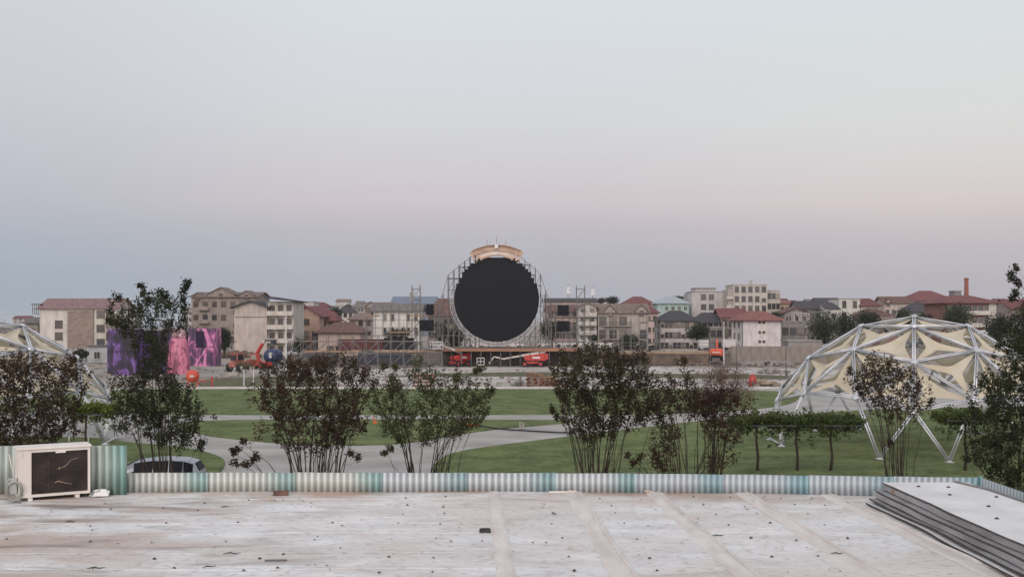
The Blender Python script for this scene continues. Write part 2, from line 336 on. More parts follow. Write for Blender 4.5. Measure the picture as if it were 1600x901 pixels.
# plate fasteners with dark washers in rough rows
M_FAST = mat('dark_washer', srgb(74,68,66), srgb(50,46,44), scale=30, rough=.8)
fm = MB().lathe([(.001,.0),(.032,.0),(.026,.007),(.010,.010),(.008,.022),(.001,.024)], (0,0,0), 8).mesh('fastener', M_FAST)
fast = []
for x0 in (640, 695, 845, 935, 1075, 1130, 1200, 1250):
    k = (x0-VPX)/268.
    for y in (777, 790, 802, 818, 842, 870, 893):
        fast.append((VPX+k*(y-500)+random.uniform(-5, 5), y+random.uniform(-2, 2)))
for y in (782, 797, 818, 842, 868, 892):
    for x in (70, 190, 300, 420, 520): fast.append((x+random.uniform(-35, 35)-(y-770)*.5, y+random.uniform(-5, 5)))
for x, y in fast[:96]:
    if x > 1365: continue
    o = bpy.data.objects.new('fastener', fm); COL.objects.link(o); o.parent = bl; p = RP(x, y); o.location = (p.x, p.y-6, RZ+.004); s = random.uniform(.35, .65); o.scale = (s, s, s); o.rotation_euler = (random.uniform(-.2,.2), random.uniform(-.2,.2), random.random()*6)

# ---- corrugated parapet: overlapping sheets, faded except along the protected laps
def sheet_mat(name, faded, fresh, edge=.17, valley=(186,186,182)):
    m = bpy.data.materials.new(name); m.use_nodes = True; t = m.node_tree; nn = t.nodes; ll = t.links; b = nn['Principled BSDF']
    b.inputs['Roughness'].default_value = .5; b.inputs['Metallic'].default_value = .1; b.inputs['Specular IOR Level'].default_value = .4
    uv = nn.new('ShaderNodeUVMap'); sx = nn.new('ShaderNodeSeparateXYZ'); ll.new(uv.outputs[0], sx.inputs[0])
    tcn = nn.new('ShaderNodeTexCoord'); n = nn.new('ShaderNodeTexNoise'); n.inputs['Scale'].default_value = 3; n.inputs['Detail'].default_value = 7
    mp = nn.new('ShaderNodeMapping'); mp.inputs['Scale'].default_value = (1,1,.4); ll.new(tcn.outputs['Object'], mp.inputs[0]); ll.new(mp.outputs[0], n.inputs[0])
    a1 = nn.new('ShaderNodeMapRange'); a1.interpolation_type = 'SMOOTHSTEP'; a1.inputs[1].default_value = edge*2.6; a1.inputs[2].default_value = edge*.3; ll.new(sx.outputs[0], a1.inputs[0])
    a2 = nn.new('ShaderNodeMapRange'); a2.interpolation_type = 'SMOOTHSTEP'; a2.inputs[1].default_value = .93; a2.inputs[2].default_value = 1.0; a2.inputs[4].default_value = .3; ll.new(sx.outputs[0], a2.inputs[0])
    mxx = nn.new('ShaderNodeMath'); mxx.operation = 'MAXIMUM'; ll.new(a1.outputs[0], mxx.inputs[0]); ll.new(a2.outputs[0], mxx.inputs[1])
    nr = nn.new('ShaderNodeMapRange'); nr.inputs[1].default_value = .35; nr.inputs[2].default_value = .65; nr.inputs[3].default_value = .75; nr.inputs[4].default_value = 1.05; ll.new(n.outputs[0], nr.inputs[0])
    mu = nn.new('ShaderNodeMath'); mu.operation = 'MULTIPLY'; ll.new(mxx.outputs[0], mu.inputs[0]); ll.new(nr.outputs[0], mu.inputs[1])
    mx = nn.new('ShaderNodeMix'); mx.data_type = 'RGBA'; mx.inputs[6].default_value = srgb(*faded); mx.inputs[7].default_value = srgb(*fresh); ll.new(mu.outputs[0], mx.inputs[0])
    # rib shading painted into the colour: darker valleys (uv y = valley amount)
    valley_shade = nn.new('ShaderNodeMix'); valley_shade.data_type = 'RGBA'; valley_shade.blend_type = 'MULTIPLY'; valley_shade.inputs[7].default_value = srgb(*valley)
    ll.new(sx.outputs[1], valley_shade.inputs[0]); ll.new(mx.outputs[2], valley_shade.inputs[6])
    ll.new(valley_shade.outputs[2], b.inputs['Base Color']); MATS[name] = m; return m
def corr_sheet(pa, pb, z0, z1, m, parent, pitch=.0865, depth=.018, phase=0., off=0., top=None, flip=True):
    a = Vector((pa[0], pa[1], 0)); b = Vector((pb[0], pb[1], 0)); d = b-a; Ln = d.length; d.normalize(); nrm = Vector((d.y, -d.x, 0))
    prof = [(k/8., .5-.5*math.cos(2*math.pi*k/8.)) for k in range(8)]
    xs = []; k = math.floor(phase)-1
    s = -phase*pitch
    pts = []
    while s < Ln+pitch:
        for t, h in prof:
            x = s+t*pitch
            if -.0001 <= x <= Ln: pts.append((x, h))
        s += pitch
    vs = []; fs = []; uvs = []
    top = top or (lambda x: 0)
    for x, h in pts:
        p = a+d*x+nrm*(h*depth+off)
        zt = z1+top(x)
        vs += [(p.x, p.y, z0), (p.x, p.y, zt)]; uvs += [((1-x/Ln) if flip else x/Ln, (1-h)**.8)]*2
    for i in range(len(pts)-1): fs.append((2*i, 2*i+2, 2*i+3, 2*i+1))
    me = bpy.data.meshes.new('sheet'); me.from_pydata(vs, [], fs); ul = me.uv_layers.new(name='UVMap')
    for lp in me.loops: ul.data[lp.index].uv = uvs[lp.vertex_index]
    me.materials.append(m); me.update()
    for p_ in me.polygons: p_.use_smooth = True
    o = bpy.data.objects.new('sheet', me); COL.objects.link(o); o.parent = parent
    so = o.modifiers.new('thick', 'SOLIDIFY'); so.thickness = .0012
    return o
def top_pt(px, py, z): p = G(px, py, z); return (p.x, p.y)
par = thing('corrugated_parapet', 'low corrugated parapet of faded metal sheets with teal lap stripes along the roof edge', 'fence', (0,0,0))
ZT = RZ+.255
MS_L = sheet_mat('faded_sheet_warm', (186,190,187), (132,164,164))
MS_M = sheet_mat('faded_sheet_grey', (182,188,191), (128,158,162), valley=(176,178,180))
MS_R = sheet_mat('faded_sheet_blue', (170,178,184), (124,156,164), valley=(186,188,190))
xs_l = [193, 322, 458, 594, 727, 866, 990, 1127, 1260, 1395, 1532]
yt = lambda x: 738.5-1.0*math.sin((x-193)/700*math.pi) if x < 893 else 738.5+(x-893)/640.*6.5
for i in range(len(xs_l)-1):
    a = top_pt(xs_l[i], yt(xs_l[i]), ZT); b = top_pt(xs_l[i+1]+4, yt(xs_l[i+1]), ZT)
    m = MS_L if xs_l[i] < 590 else MS_M if xs_l[i] < 990 else MS_R
    corr_sheet(a, b, RZ-.03, ZT, m, par, off=.002*(i % 2), pitch=.0865 if i < 5 else .080, phase=random.random(), depth=.015 if i < 5 else .012,
               top=lambda x, i=i: .004*math.sin(x*3+i)+random.uniform(-.0015, .0015))
c0 = top_pt(1532, 745, ZT); c1 = (c0[0]-.12, 5.0)
seg = 5
for i in range(seg):
    t0 = i/seg; t1 = (i+1)/seg
    a = (c0[0]+(c1[0]-c0[0])*t0, c0[1]+(c1[1]-c0[1])*t0); b = (c0[0]+(c1[0]-c0[0])*t1, c0[1]+(c1[1]-c0[1])*t1+.0)
    corr_sheet(a, b, RZ-.03, ZT, MS_R, par, off=.002*(i % 2), depth=.016)
MB().span((c0[0]-.02, c0[1]-.02, RZ-.03), (c0[0]+.02, c0[1]+.02, ZT+.01)).build('corner_post', mat('teal_paint', srgb(88,138,138), rough=.6), par)
# tall section at the left
par2 = thing('corrugated_screen', 'tall corrugated teal and grey metal sheets behind the air conditioner', 'fence', (0,0,0))
ZT2 = RZ+.645
MS_T = sheet_mat('tall_sheet', (168,178,172), (120,156,152), .14)
xs2 = [-330, -190, -60, 62, 194]
for i in range(4):
    ya = 695.0+(193-xs2[i])*.004
    a = top_pt(xs2[i], ya, ZT2); b = top_pt(xs2[i+1]+6, 695.0+(193-xs2[i+1])*.004, ZT2)
    corr_sheet(a, b, RZ-.03, ZT2, MS_T, par2, pitch=.098, depth=.022, off=.003*(i % 2)+.02, phase=.4)
# ================================================================ ROOFTOP OBJECTS
WPL = mat('ivory_sheet_metal', srgb(212,207,202), srgb(196,188,182), scale=2, rough=.5, stretch=(1,1,.4), detail=6)
def ac_unit():
    a = G(47, 783, RZ); b = G(134, 776, RZ); yaw = math.atan2(b.y-a.y, b.x-a.x)
    w, dpt, h, z0 = .86, .34, .635, .045
    t = thing('air_conditioner_unit', 'weathered white outdoor air conditioner unit with bare dark coil facing the roof', 'air conditioner', ((a.x+b.x)/2-.045, (a.y+b.y)/2+.0, RZ), yaw)
    c = MB(); x0, x1 = -w/2, w/2
    y0 = 0.
    c.span((x0, y0, z0), (x0+.155, y0+dpt, z0+h-.03))                 # service panel, plain
    c.span((x1-.03, y0, z0), (x1, y0+dpt, z0+h-.03))
    c.span((x0+.155, y0+.001, z0+.001), (x1-.03, y0+dpt-.001, z0+.035))
    c.span((x0+.155, y0+dpt-.02, z0+.04), (x1-.03, y0+dpt-.002, z0+h-.03))
    c.span((x0+.155, y0+.002, z0+h-.065), (x1-.03, y0+.03, z0+h-.03))
    c.build('casing', WPL, t)
    MB().span((x0-.015, y0-.018, z0+h-.028), (x1+.015, y0+dpt+.015, z0+h)).build('top_cover', WPL, t, bevel=.006)
    cl = MB(); cx0, cx1, cz0, cz1 = x0+.16, x1-.035, z0+.04, z0+h-.07
    cl.span((cx0, y0+.035, cz0), (cx1, y0+.05, cz1))
    n = 34
    for i in range(n): z = cz0+(cz1-cz0)*(i+.5)/n; cl.span((cx0, y0+.014, z-.0035), (cx1, y0+.036, z+.0035))
    for i in range(5): x = cx0+(cx1-cx0)*(i+.5)/5; cl.span((x-.003, y0+.008, cz0), (x+.003, y0+.0135, cz1))
    cl.build('coil', mat('coil_fins', srgb(76,66,62), srgb(54,47,45), scale=5, rough=.75), t)
    for x in (x0+.14, x1-.16):
        MB().box((x, dpt/2, .022), (.05, dpt+.06, .04)).build('foot', WPL, t)
    MB().box((x0+.04, y0-.004, z0+h-.09), (.02, .012, .05)).box((x0+.5, y0-.004, z0+h-.075), (.12, .012, .022)).build('clip', WPL, t)
    tw = MB(); tx = lambda u, v: (cx0+u*(cx1-cx0), y0+.0, cz0+v*(cz1-cz0))
    tw.tube([tx(.84,.82), tx(.76,.80), tx(.68,.76), tx(.64,.68), tx(.58,.62), tx(.44,.585)], [.002,.003,.003,.004,.004,.002], 5)
    tw.tube([tx(.49,.62), tx(.5,.55)], .005, 5)
    tw.tube([tx(.40,.245), tx(.47,.275), tx(.55,.24), tx(.72,.175)], [.003,.009,.005,.002], 5)
    tw.build('dry_twig', mat('dry_twig', srgb(168,150,132), srgb(134,116,100), scale=20, rough=.9), t)
    # service valve cover, insulated pipe loop and thin drain hose on the side
    vb = MB().box((x0-.06, .05, .2), (.10, .13, .20)); vb.build('valve_cover', mat('grey_plastic', srgb(176,176,172), srgb(150,150,148), rough=.5), t, bevel=.015)
    hp = MB(); cx, cz = x0-.045, .15
    hp.tube([(cx+.085*math.cos(q), -.03-.012*math.sin(q*2), cz+.115*math.sin(q)) for q in [i*2*math.pi/22 for i in range(23)]], .017, 8)
    hp.tube([(cx-.06, -.01, .30), (cx-.085, -.02, .2), (cx-.08, -.04, .08), (cx-.02, -.06, .03), (cx+.05, -.05, .035), (cx+.09, 0, .09), (cx+.07, .03, .2)], .018, 8)
    hp.build('insulated_pipe', mat('pipe_lagging', srgb(150,152,148), srgb(112,112,108), scale=8, rough=.85), t)
    MB().tube([(x0-.03, .02, .26), (x0-.055, .0, .38), (x0-.085, -.01, .5), (x0-.10, .0, .60), (x0-.115, .01, .605)], .0065, 6).build('drain_hose', WPL, t)
    return t
ac_unit()
def rooftop(name, label, cat, px, py, mb, m, rz=0, group=None, bevel=0, smooth=False):
    p = RP(px, py); o = mb.build(name, m, bevel=bevel, smooth=smooth); o.location = (p.x, p.y, RZ+.004); o.rotation_euler[2] = rz; return tag(o, label, cat, group)
bag = MB()
pts = [(-.13,-.05,.0),(-.12,.06,.045),(-.03,.09,.06),(.06,.08,.075),(.12,.04,.05),(.13,-.05,.0),(.03,-.09,.005),(-.05,-.08,.0),(-.09,0,.07),(.0,.0,.085),(.08,.0,.08)]
bag.add(pts, [(0,8,1),(1,8,2),(2,8,9),(2,9,3),(3,9,10),(3,10,4),(4,10,5),(5,10,6),(6,10,9),(6,9,7),(7,9,8),(7,8,0)])
o = rooftop('crumpled_wrapper', 'crumpled white printed packaging lying beside the air conditioner', 'litter', 156, 774, bag, mat('printed_wrapper', srgb(206,206,204), srgb(120,122,126), scale=9, rough=.5, spread=(.42,.5)))
so = o.modifiers.new('t', 'SOLIDIFY'); so.thickness = .002
rooftop('brick', 'brown brick lying on the roof against the corrugated parapet', 'brick', 439, 773.5, MB().box((0,0,.028), (.19,.09,.055)), mat('brick_clay', srgb(120,92,80), srgb(84,66,60), scale=12, rough=.95, bump=.6), R(4), bevel=.006)
rooftop('wood_block', 'short dark wood block lying on the white roof beside a seam', 'wood block', 758, 831, MB().box((0,0,.016), (.125,.07,.032)).box((.0,.0,.036),(.10,.05,.008)), mat('black_wood', srgb(62,60,60), srgb(40,39,40), scale=12, rough=.9), R(1), bevel=.004)
rooftop('metal_strip', 'thin dark metal strip lying flat on the pale roof in front', 'strip', 431, 876, MB().box((0,0,.006), (.21,.018,.012)), mat('dark_strip', srgb(94,94,98), rough=.5), R(3))
rooftop('wood_splinter', 'pale wood splinter lying beside the brown brick', 'stick', 423, 780, MB().tube([(-.055,.09,.008),(.0,0,.014),(.06,-.10,.006)], [.004,.008,.004], 5), mat('pale_wood', srgb(196,170,140), rough=.9))
def twig(px, py, L_, rz, label, k=0):
    t = MB(); pts = [(-L_/2,0,.006), (-L_/6,L_*.06,.016), (L_/5,-L_*.03,.010), (L_/2,L_*.05,.016)]
    t.tube(pts, [.003,.006,.005,.002], 5); t.tube([pts[1], (0,L_*.2,.02)], [.004,.001], 4)
    if k: t.tube([pts[2], (L_*.3,-L_*.16,.012)], [.004,.001], 4)
    rooftop('twig', label, 'twig', px, py, t, TRUNK, rz)
twig(327, 887, .13, .5, 'small curled dark twig near the bottom edge of the roof')
twig(362, 866, .17, .02, 'straight dark twig on the pale roof left of the thin metal strip', 1)
twig(150, 889, .17, .05, 'long thin dark twig at the lower left of the roof')
twig(110, 816, .11, 0, 'short twig on the stained roof below the air conditioner', 1)
twig(352, 793, .11, .1, 'short twig on the brown stained roof in front of the parapet')
twig(1122, 838, .15, .12, 'bent twig between two sealed seams on the right half of the roof', 1)
twig(866, 804, .10, -.9, 'short slanted twig just left of the second wide seam')
twig(1308, 866, .12, -.1, 'twig with debris on the roof in front of the stacked panels', 1)
lf = mat('dead_leaf', srgb(86,72,62), srgb(58,50,46), scale=20, rough=.9)
lv = []
for i in range(90):
    x = random.uniform(10, 1340); y = 772+random.random()**1.3*125; p = RP(x, y)
    if p.x > 4.3: continue
    s = random.uniform(.010, .026); a = random.random()*6.28; dx, dy = math.cos(a)*s, math.sin(a)*s; z = RZ+.012
    lv.append(((p.x-dx, p.y-dy, z), (p.x+dy*.5, p.y-dx*.5, z+s*.5), (p.x+dx, p.y+dy, z+s*.3), (p.x-dy*.5, p.y+dx*.5, z+s*.2)))
mb = MB()
for q in lv: mb.add(q, [(0,1,2),(0,2,3)])
tag(mb.build('leaf_litter', lf), None, None, None, 'stuff')
def foam_blob(px, py, w, h, label):
    t = MB(); bmx = []
    o = None
    for i in range(7):
        r = h*random.uniform(.35, .6); x = random.uniform(-w/2, w/2)
        t.lathe([(r*.2,0),(r*.9,r*.3),(r,r*.7),(r*.7,r*1.25),(r*.1,r*1.5)], (x, random.uniform(-.03,.01), 0), 7)
    rooftop('foam_sealant', label, 'foam', px, py, t, mat('dried_foam', srgb(214,206,196), srgb(190,176,162), scale=14, rough=.95, bump=.8), smooth=True)
foam_blob(893, 769, .11, .045, 'lump of dried foam where a wide seam meets the parapet beside a white batten')
foam_blob(1018, 769.5, .17, .045, 'row of three small foam lumps at the parapet foot where the next seam meets it')
foam_blob(1282, 772, .22, .045, 'pale foam lumps at the parapet foot left of the stacked panels')
rooftop('white_batten', 'thin white batten lying along the parapet foot', 'batten', 880, 769.5, MB().box((0,0,.01), (.38,.02,.02)), mat('white_batten', srgb(214,208,204), rough=.7), R(.5))
# ---- stack of roofing panels
PAN = mat('panel_face', srgb(200,201,204), srgb(184,182,181), scale=2.2, rough=.75, detail=9, bump=.2, spread=(.3,.7))
PEDGE = mat('panel_edge', srgb(84,80,80), srgb(58,55,55), scale=8, rough=.9)
def panel(xl, xr, yf, yn, z, th, label, cat, wob=.0, ph=0., rz=0., face=PAN, edge=None):
    n = 40; vs = []; fs = []
    for j in range(n+1):
        y = yf+(yn-yf)*j/n; u = j/n
        zz = z+wob*(.5+.5*math.sin(u*9+ph))*(.3+u)+wob*.5*math.sin(u*23+ph*2)
        e = .012*math.sin(u*14+ph)+.006*math.sin(u*41+ph)
        for x in (xl+e, (xl+xr)/2, xr): vs += [(x, y, zz), (x, y, zz+th)]
    for j in range(n):
        b = j*6; c = b+6
        fs += [(b+1,b+3,c+3,c+1),(b+3,b+5,c+5,c+3),(b,c,c+2,b+2),(b+2,c+2,c+4,b+4),(b,b+1,c+1,c),(b+5,b+4,c+4,c+5)]
    fs += [(0,2,3,1),(2,4,5,3)]; b = n*6; fs += [(b,b+1,b+3,b+2),(b+2,b+3,b+5,b+4)]
    mb = MB().add(vs, fs); o = mb.build('roofing_panel', face); o.data.materials.append(edge or PEDGE)
    for p in o.data.polygons:
        if abs(p.normal.z) < .6: p.material_index = 1
    return tag(o, label, cat, 'roofing panels stacked on the roof')
A = lambda px, py, z: G(px, py, z)
zt = RZ+.285; th = .018
def XY(px, py, z): p = G(px, py, z); return p.x, p.y
xl, yf = XY(1378, 753, zt+th); xr, _ = XY(1512, 753, zt+th)
DARKP = mat('panel_face_grey', srgb(150,150,152), srgb(120,118,118), scale=3, rough=.8, detail=8)
EG = mat('panel_core_edge', srgb(160,158,160), srgb(126,124,126), scale=5, rough=.9, stretch=(1,.3,1), detail=8)
panel(xl, xr, yf, 5.2, zt, th, 'pale topmost roofing panel of the stack with scattered debris on it', 'panel', .0, 0)
panel(xl+.02, xr+.02, yf+.06, 5.2, zt-.078, .062, 'thick grey edged roofing panel just under the topmost sheet', 'panel', .0, 1, edge=EG)
panel(xl-.06, xr+.10, yf+.15, 5.2, zt-.108, .016, 'thin dark roofing sheet, third from the top of the stack', 'panel', .003, 2, face=DARKP)
panel(xl-.05, xr+.08, yf+.20, 5.2, zt-.180, .055, 'thick pale edged roofing panel in the lower half of the stack', 'panel', .004, 2.6, edge=EG)
panel(xl-.10, xr+.05, yf+.12, 5.2, zt-.222, .022, 'wavy thin roofing sheet, second from the bottom of the stack', 'panel', .010, 4.2, face=DARKP)
panel(xl-.14, xr+.06, yf+.12, 5.2, zt-.268, .022, 'bottom roofing panel of the stack with a curled torn edge', 'panel', .014, 5.0)
MB().box((0,0,0),(1.0,.09,.05)).build('timber_bearer', PLANK).location = (0,0,0)
bo = bpy.data.objects['timber_bearer']; bo.location = ((xl+xr)/2, yf-.3, zt-.055); tag(bo, 'timber bearer spacing the sheets near the far end of the panel stack', 'timber')
p = RP(1504, 842)
tr_ = MB(); tr_.add([(-.10,.04,.03),(-.03,.05,.05),(.04,.02,.045),(.10,-.02,.02),(.07,-.06,.005),(0,-.04,.0),(-.06,-.03,.0),(-.11,.0,.01)], [tuple(range(8))])
o = tr_.build('membrane_scrap', mat('torn_membrane', srgb(158,112,86), srgb(96,72,60), scale=9, rough=.9)); o.location = (xl-.16, 9.95-.9, RZ+.03); o.rotation_euler[2] = R(-30)
o.modifiers.new('t', 'SOLIDIFY').thickness = .006; tag(o, 'torn brown scrap curling out from under the panel stack', 'scrap')
fm2 = fm.copy()
for i, (u, v) in enumerate([(.15,.8),(.2,2.2),(.55,1.1),(.8,1.9),(.5,2.9),(.75,3.4),(.3,3.6)]):
    pass
topo = [o for o in bpy.data.objects if o.get('label','').startswith('pale topmost')][0]
for u, v in [(.30,.35),(.62,.4),(.42,.95),(.86,1.1),(.52,1.7),(.88,2.2),(.3,2.4)]:
    o = bpy.data.objects.new('fastener', fm); COL.objects.link(o); o.parent = topo; o.location = (xl+(xr-xl)*u, yf-v, zt+th+.001); o.scale = (.8,.8,.8); o.rotation_euler[0] = .3
# end lath lying on right border of the stack
o = MB().tube([(xr-.16, yf-.02, zt+th+.012), (xr-.02, yf-.6, zt+th+.012), (xr-.0, yf-1.6, zt+th+.010), (xr+.0, 5.4, zt+th+.01)], .014, 6).build('rubber_strip', mat('grey_rubber', srgb(120,118,118), rough=.8)); tag(o, 'grey rubber edging strip lying along the right side of the topmost panel', 'strip')

# ================================================================ PARKED CAR (also reused far away)
def car_meshes():
    # profile stations along x: (x, half width, z_bottom, z_belt, z_roof, roof half width)
    st = [(-2.2,.62,.35,.72,.74,.60),(-2.1,.80,.26,.80,.84,.74),(-1.75,.86,.24,.93,.96,.78),(-1.5,.88,.24,.97,1.06,.74),(-.8,.89,.24,.92,1.44,.72),(.1,.90,.24,.92,1.55,.74),(.8,.90,.24,.93,1.55,.74),(1.45,.89,.24,.94,1.51,.73),(1.92,.87,.26,.95,1.38,.70),(2.15,.84,.28,.92,.98,.76),(2.2,.78,.36,.80,.86,.70)]
    vs = []; fs = []; gl = []
    for x, hw, zb, zl, zr, rw in st:
        ring = [(-hw*.9,zb),(-hw,zb+.12),(-hw-.01,(zb+zl)/2),(-hw*.985,zl),(-rw,zr-.03),(-rw*.8,zr),(rw*.8,zr),(rw,zr-.03),(hw*.985,zl),(hw+.01,(zb+zl)/2),(hw,zb+.12),(hw*.9,zb)]
        vs += [(x, y, z) for y, z in ring]
    n = 12
    for i in range(len(st)-1):
        for j in range(n): fs.append((i*n+j, i*n+(j+1)%n, (i+1)*n+(j+1)%n, (i+1)*n+j))
    fs += [tuple(range(n)), tuple(range((len(st)-1)*n, len(st)*n))]
    body = MB().add(vs, fs)
    def V(i, j): return Vector(vs[i*n+j])
    glass = MB()
    def pane(a, b, c, d, ins=.035, out=.04):
        q = [a, b, c, d]; cen = sum(q, Vector())/4; nn_ = (b-a).cross(d-a).normalized()
        if nn_.dot(cen-Vector((0,0,.7))) < 0: nn_ = -nn_
        q = [p+(cen-p).normalized()*ins+nn_*out for p in q]; q2 = [p-nn_*out*1.5 for p in q]
        glass.add(q+q2, [(0,1,2,3),(7,6,5,4),(0,4,5,1),(1,5,6,2),(2,6,7,3),(3,7,4,0)])
    for s in (0, 1):
        J = (3, 4) if s == 0 else (8, 7)
        for i, k in ((4,5),(5,6),(6,7),(7,8)): pane(V(i,J[0]), V(k,J[0]), V(k,J[1]), V(i,J[1]))
    pane(V(3,5), V(3,6), V(4,6), V(4,5), .06); pane(V(8,5), V(8,6), V(9,6), V(9,5), .06)
    return body, glass
def car(loc, rz, paint, label, group=None, small=False):
    t = thing('parked_car', label, 'car', loc, rz, group)
    b, g = car_meshes()
    b.build('body', paint, t, smooth=True).modifiers.new('b','BEVEL').width = .02
    g.build('window', mat('car_glass', srgb(18,20,26), srgb(24,26,32), rough=.45, spec=.08), t)
    for sx in (-1.35, 1.3):
        for sy in (-.8, .8):
            w = MB().lathe([(.12,-.1),(.31,-.1),(.32,-.05),(.32,.05),(.31,.1),(.12,.1)], (0,0,0), 18, 'y').build('wheel', RUBBER, t); w.location = (sx, sy, .32)
            r_ = MB().lathe([(.02,-.105),(.2,-.105),(.21,.0),(.2,.105),(.02,.105)], (0,0,0), 12, 'y').build('rim', WHITEM, w)
    for sy in (-.6, .6):
        MB().box((-2.15, sy, .68), (.12,.3,.13)).build('headlight', mat('lamp_glass', srgb(200,200,205), rough=.2), t, bevel=.02)
        MB().box((2.14, sy*1.1, .82), (.12,.22,.16)).build('tail_light', mat('tail_lens', srgb(130,25,22), rough=.3), t, bevel=.02)
    for sy in (-.98, .98): MB().box((-.85, sy, 1.02), (.16,.16,.11)).build('mirror', paint, t, bevel=.02)
    return t
cp = G(245, 767)
car(((243-800)/F*49.4, 49.4, .02), R(4), mat('silver_paint', srgb(150,154,162), srgb(140,144,152), rough=.3, metal=.3, spec=.5), 'silver parked car seen over the parapet behind the left shrub')

# ================================================================ TREES AND SHRUBS
def leaf_mesh(name, centers, size, m, aspect=.55, up=.35):
    n = len(centers); C = np.asarray(centers, dtype=np.float32)
    a = rng.normal(size=(n, 3)); a[:, 2] *= .7; a /= np.linalg.norm(a, axis=1, keepdims=True)
    b = rng.normal(size=(n, 3)); b -= (b*a).sum(1, keepdims=True)*a; b /= np.linalg.norm(b, axis=1, keepdims=True)
    s = (np.asarray(size)*rng.uniform(.7, 1.3, n))[:, None]
    v = np.stack([C-a*s, C+b*s*aspect, C+a*s, C-b*s*aspect], 1).reshape(-1, 3)
    me = bpy.data.meshes.new(name); me.vertices.add(4*n); me.vertices.foreach_set('co', v.ravel().astype(np.float32))
    me.loops.add(4*n); me.loops.foreach_set('vertex_index', np.arange(4*n, dtype=np.int32))
    me.polygons.add(n); me.polygons.foreach_set('loop_start', np.arange(0, 4*n, 4, dtype=np.int32)); me.polygons.foreach_set('loop_total', np.full(n, 4, dtype=np.int32))
    me.materials.append(m); me.update(calc_edges=True); me.validate(); return me
def inside(poly, x, y):
    c = False; j = len(poly)-1
    for i in range(len(poly)):
        if (poly[i][1] > y) != (poly[j][1] > y) and x < (poly[j][0]-poly[i][0])*(y-poly[i][1])/(poly[j][1]-poly[i][1])+poly[i][0]: c = not c
        j = i
    return c
def shrub(name, label, cat, d, base, polys, dens, lsize, m, nstem, group=None, sprigs=(), stemr=.035, lean=.25, thick=1.5, seed=0, lpt=27, spreadb=38, sig=.17):
    """multi-stemmed shrub: base (px, spread px) at depth d; polys give the crown's size and outline"""
    global rng
    rs = np.random.default_rng(seed+100); random.seed(seed+5)
    s = d/F; bx = (base-800)*s
    t = thing(name, label, cat, (bx, d, 0), 0, group)
    def loc(px, py, dy): return np.array([(px-base)*s, dy, CAMZ-(py-HZ)*s])
    tips = []
    for poly, k in polys:
        xs = [p[0] for p in poly]; ys = [p[1] for p in poly]
        area = abs(sum(poly[i][0]*poly[(i+1)%len(poly)][1]-poly[(i+1)%len(poly)][0]*poly[i][1] for i in range(len(poly))))/2
        n = int(area*dens*k); c = 0
        while c < n:
            x = rs.uniform(min(xs), max(xs)); y = rs.uniform(min(ys), max(ys))
            if inside(poly, x, y):
                wd_ = thick*(1-.35*abs(y-np.mean(ys))/(max(ys)-min(ys)+1)*2)
                tips.append(loc(x, y, rs.uniform(-wd_, wd_))); c += 1
    for x, y in sprigs:
        for k in range(4): tips.append(loc(x+rs.normal()*2.2, y+rs.normal()*2.2, rs.normal()*.1))
    tips = np.array(tips)
    keep = np.ones(len(tips), bool)              # knock out pockets so the view passes through the crown
    ns_ = len(sprigs)*4
    for k in range(int(len(tips)/11)):
        c = tips[rs.integers(len(tips))]+rs.normal(size=3)*.25
        kk = np.linalg.norm((tips-c)*np.array([1,.8,1]), axis=1) < rs.uniform(.16, .42)
        if ns_: kk[-ns_:] = False
        keep &= ~kk
    tips = tips[keep]
    root_ = np.array([0, 0, max(.5, tips[:, 2].min()-1.5)])
    dr = tips-root_; dr /= np.linalg.norm(dr, axis=1, keepdims=True); dr = dr*.8+np.array([0, 0, .55])+rs.normal(size=dr.shape)*.42; dr /= np.linalg.norm(dr, axis=1, keepdims=True)
    ln = rs.uniform(.12, .50, len(tips))
    if ns_: ln[-ns_:] = .08
    u = rs.uniform(-.6, 1, (len(tips), lpt))
    cen = (tips[:, None, :]+dr[:, None, :]*(u*ln[:, None])[:, :, None]).reshape(-1, 3)+rs.normal(size=(len(tips)*lpt, 3))*sig*.40
    rng = rs
    o = bpy.data.objects.new('foliage', leaf_mesh('foliage', cen, lsize*.62, m)); COL.objects.link(o); o.parent = t
    # stems: rise steeply from the base then fan to a tip; twigs join tips to the nearest stem
    mb = MB(); stems = []
    for i in range(nstem):
        tp = tips[rs.integers(len(tips))]; b0 = np.array([tp[0]*rs.uniform(.22,.5)+rs.normal()*.2, tp[1]*.35+rs.normal()*.1, 0])
        h = tp[2]; mid1 = b0+np.array([(tp[0]-b0[0])*.06+rs.normal()*.05, (tp[1]-b0[1])*.1, h*.38]); mid2 = b0+(tp-b0)*np.array([.45, .5, .72])
        ctrl = [b0, mid1, mid2, tp]; pts = []
        for k in range(9):
            u = k/8; q = (1-u)**3*ctrl[0]+3*u*(1-u)**2*ctrl[1]+3*u*u*(1-u)*ctrl[2]+u**3*ctrl[3]; q = q+rs.normal(size=3)*.02*(0 < k < 8); pts.append(q)
        r0 = stemr*rs.uniform(.5, 1.15); mb.tube(pts, [r0*(1-.85*k/8) for k in range(9)], 5, False); stems += pts[3:]
    S = np.array(stems)
    for tp in tips[:: max(1, len(tips)//240)]:
        dd = np.linalg.norm(S-tp, axis=1)+np.maximum(0, S[:, 2]-tp[2])*1.5; q = S[int(np.argmin(dd))]
        md = (q+tp)/2+np.array([0, 0, -.08])+rs.normal(size=3)*.05; mb.tube([q, md, tp], [.011, .008, .004], 3, False)
    mb.build('stem', TRUNK, t, smooth=True)
    return t
F_RED = foliage_mat('leaves_reddish', [(40,35,30),(56,45,37),(70,54,45),(62,58,42),(82,64,52)])
F_GRN = foliage_mat('leaves_dark_green', [(32,36,28),(44,50,35),(56,60,42),(66,64,46)])
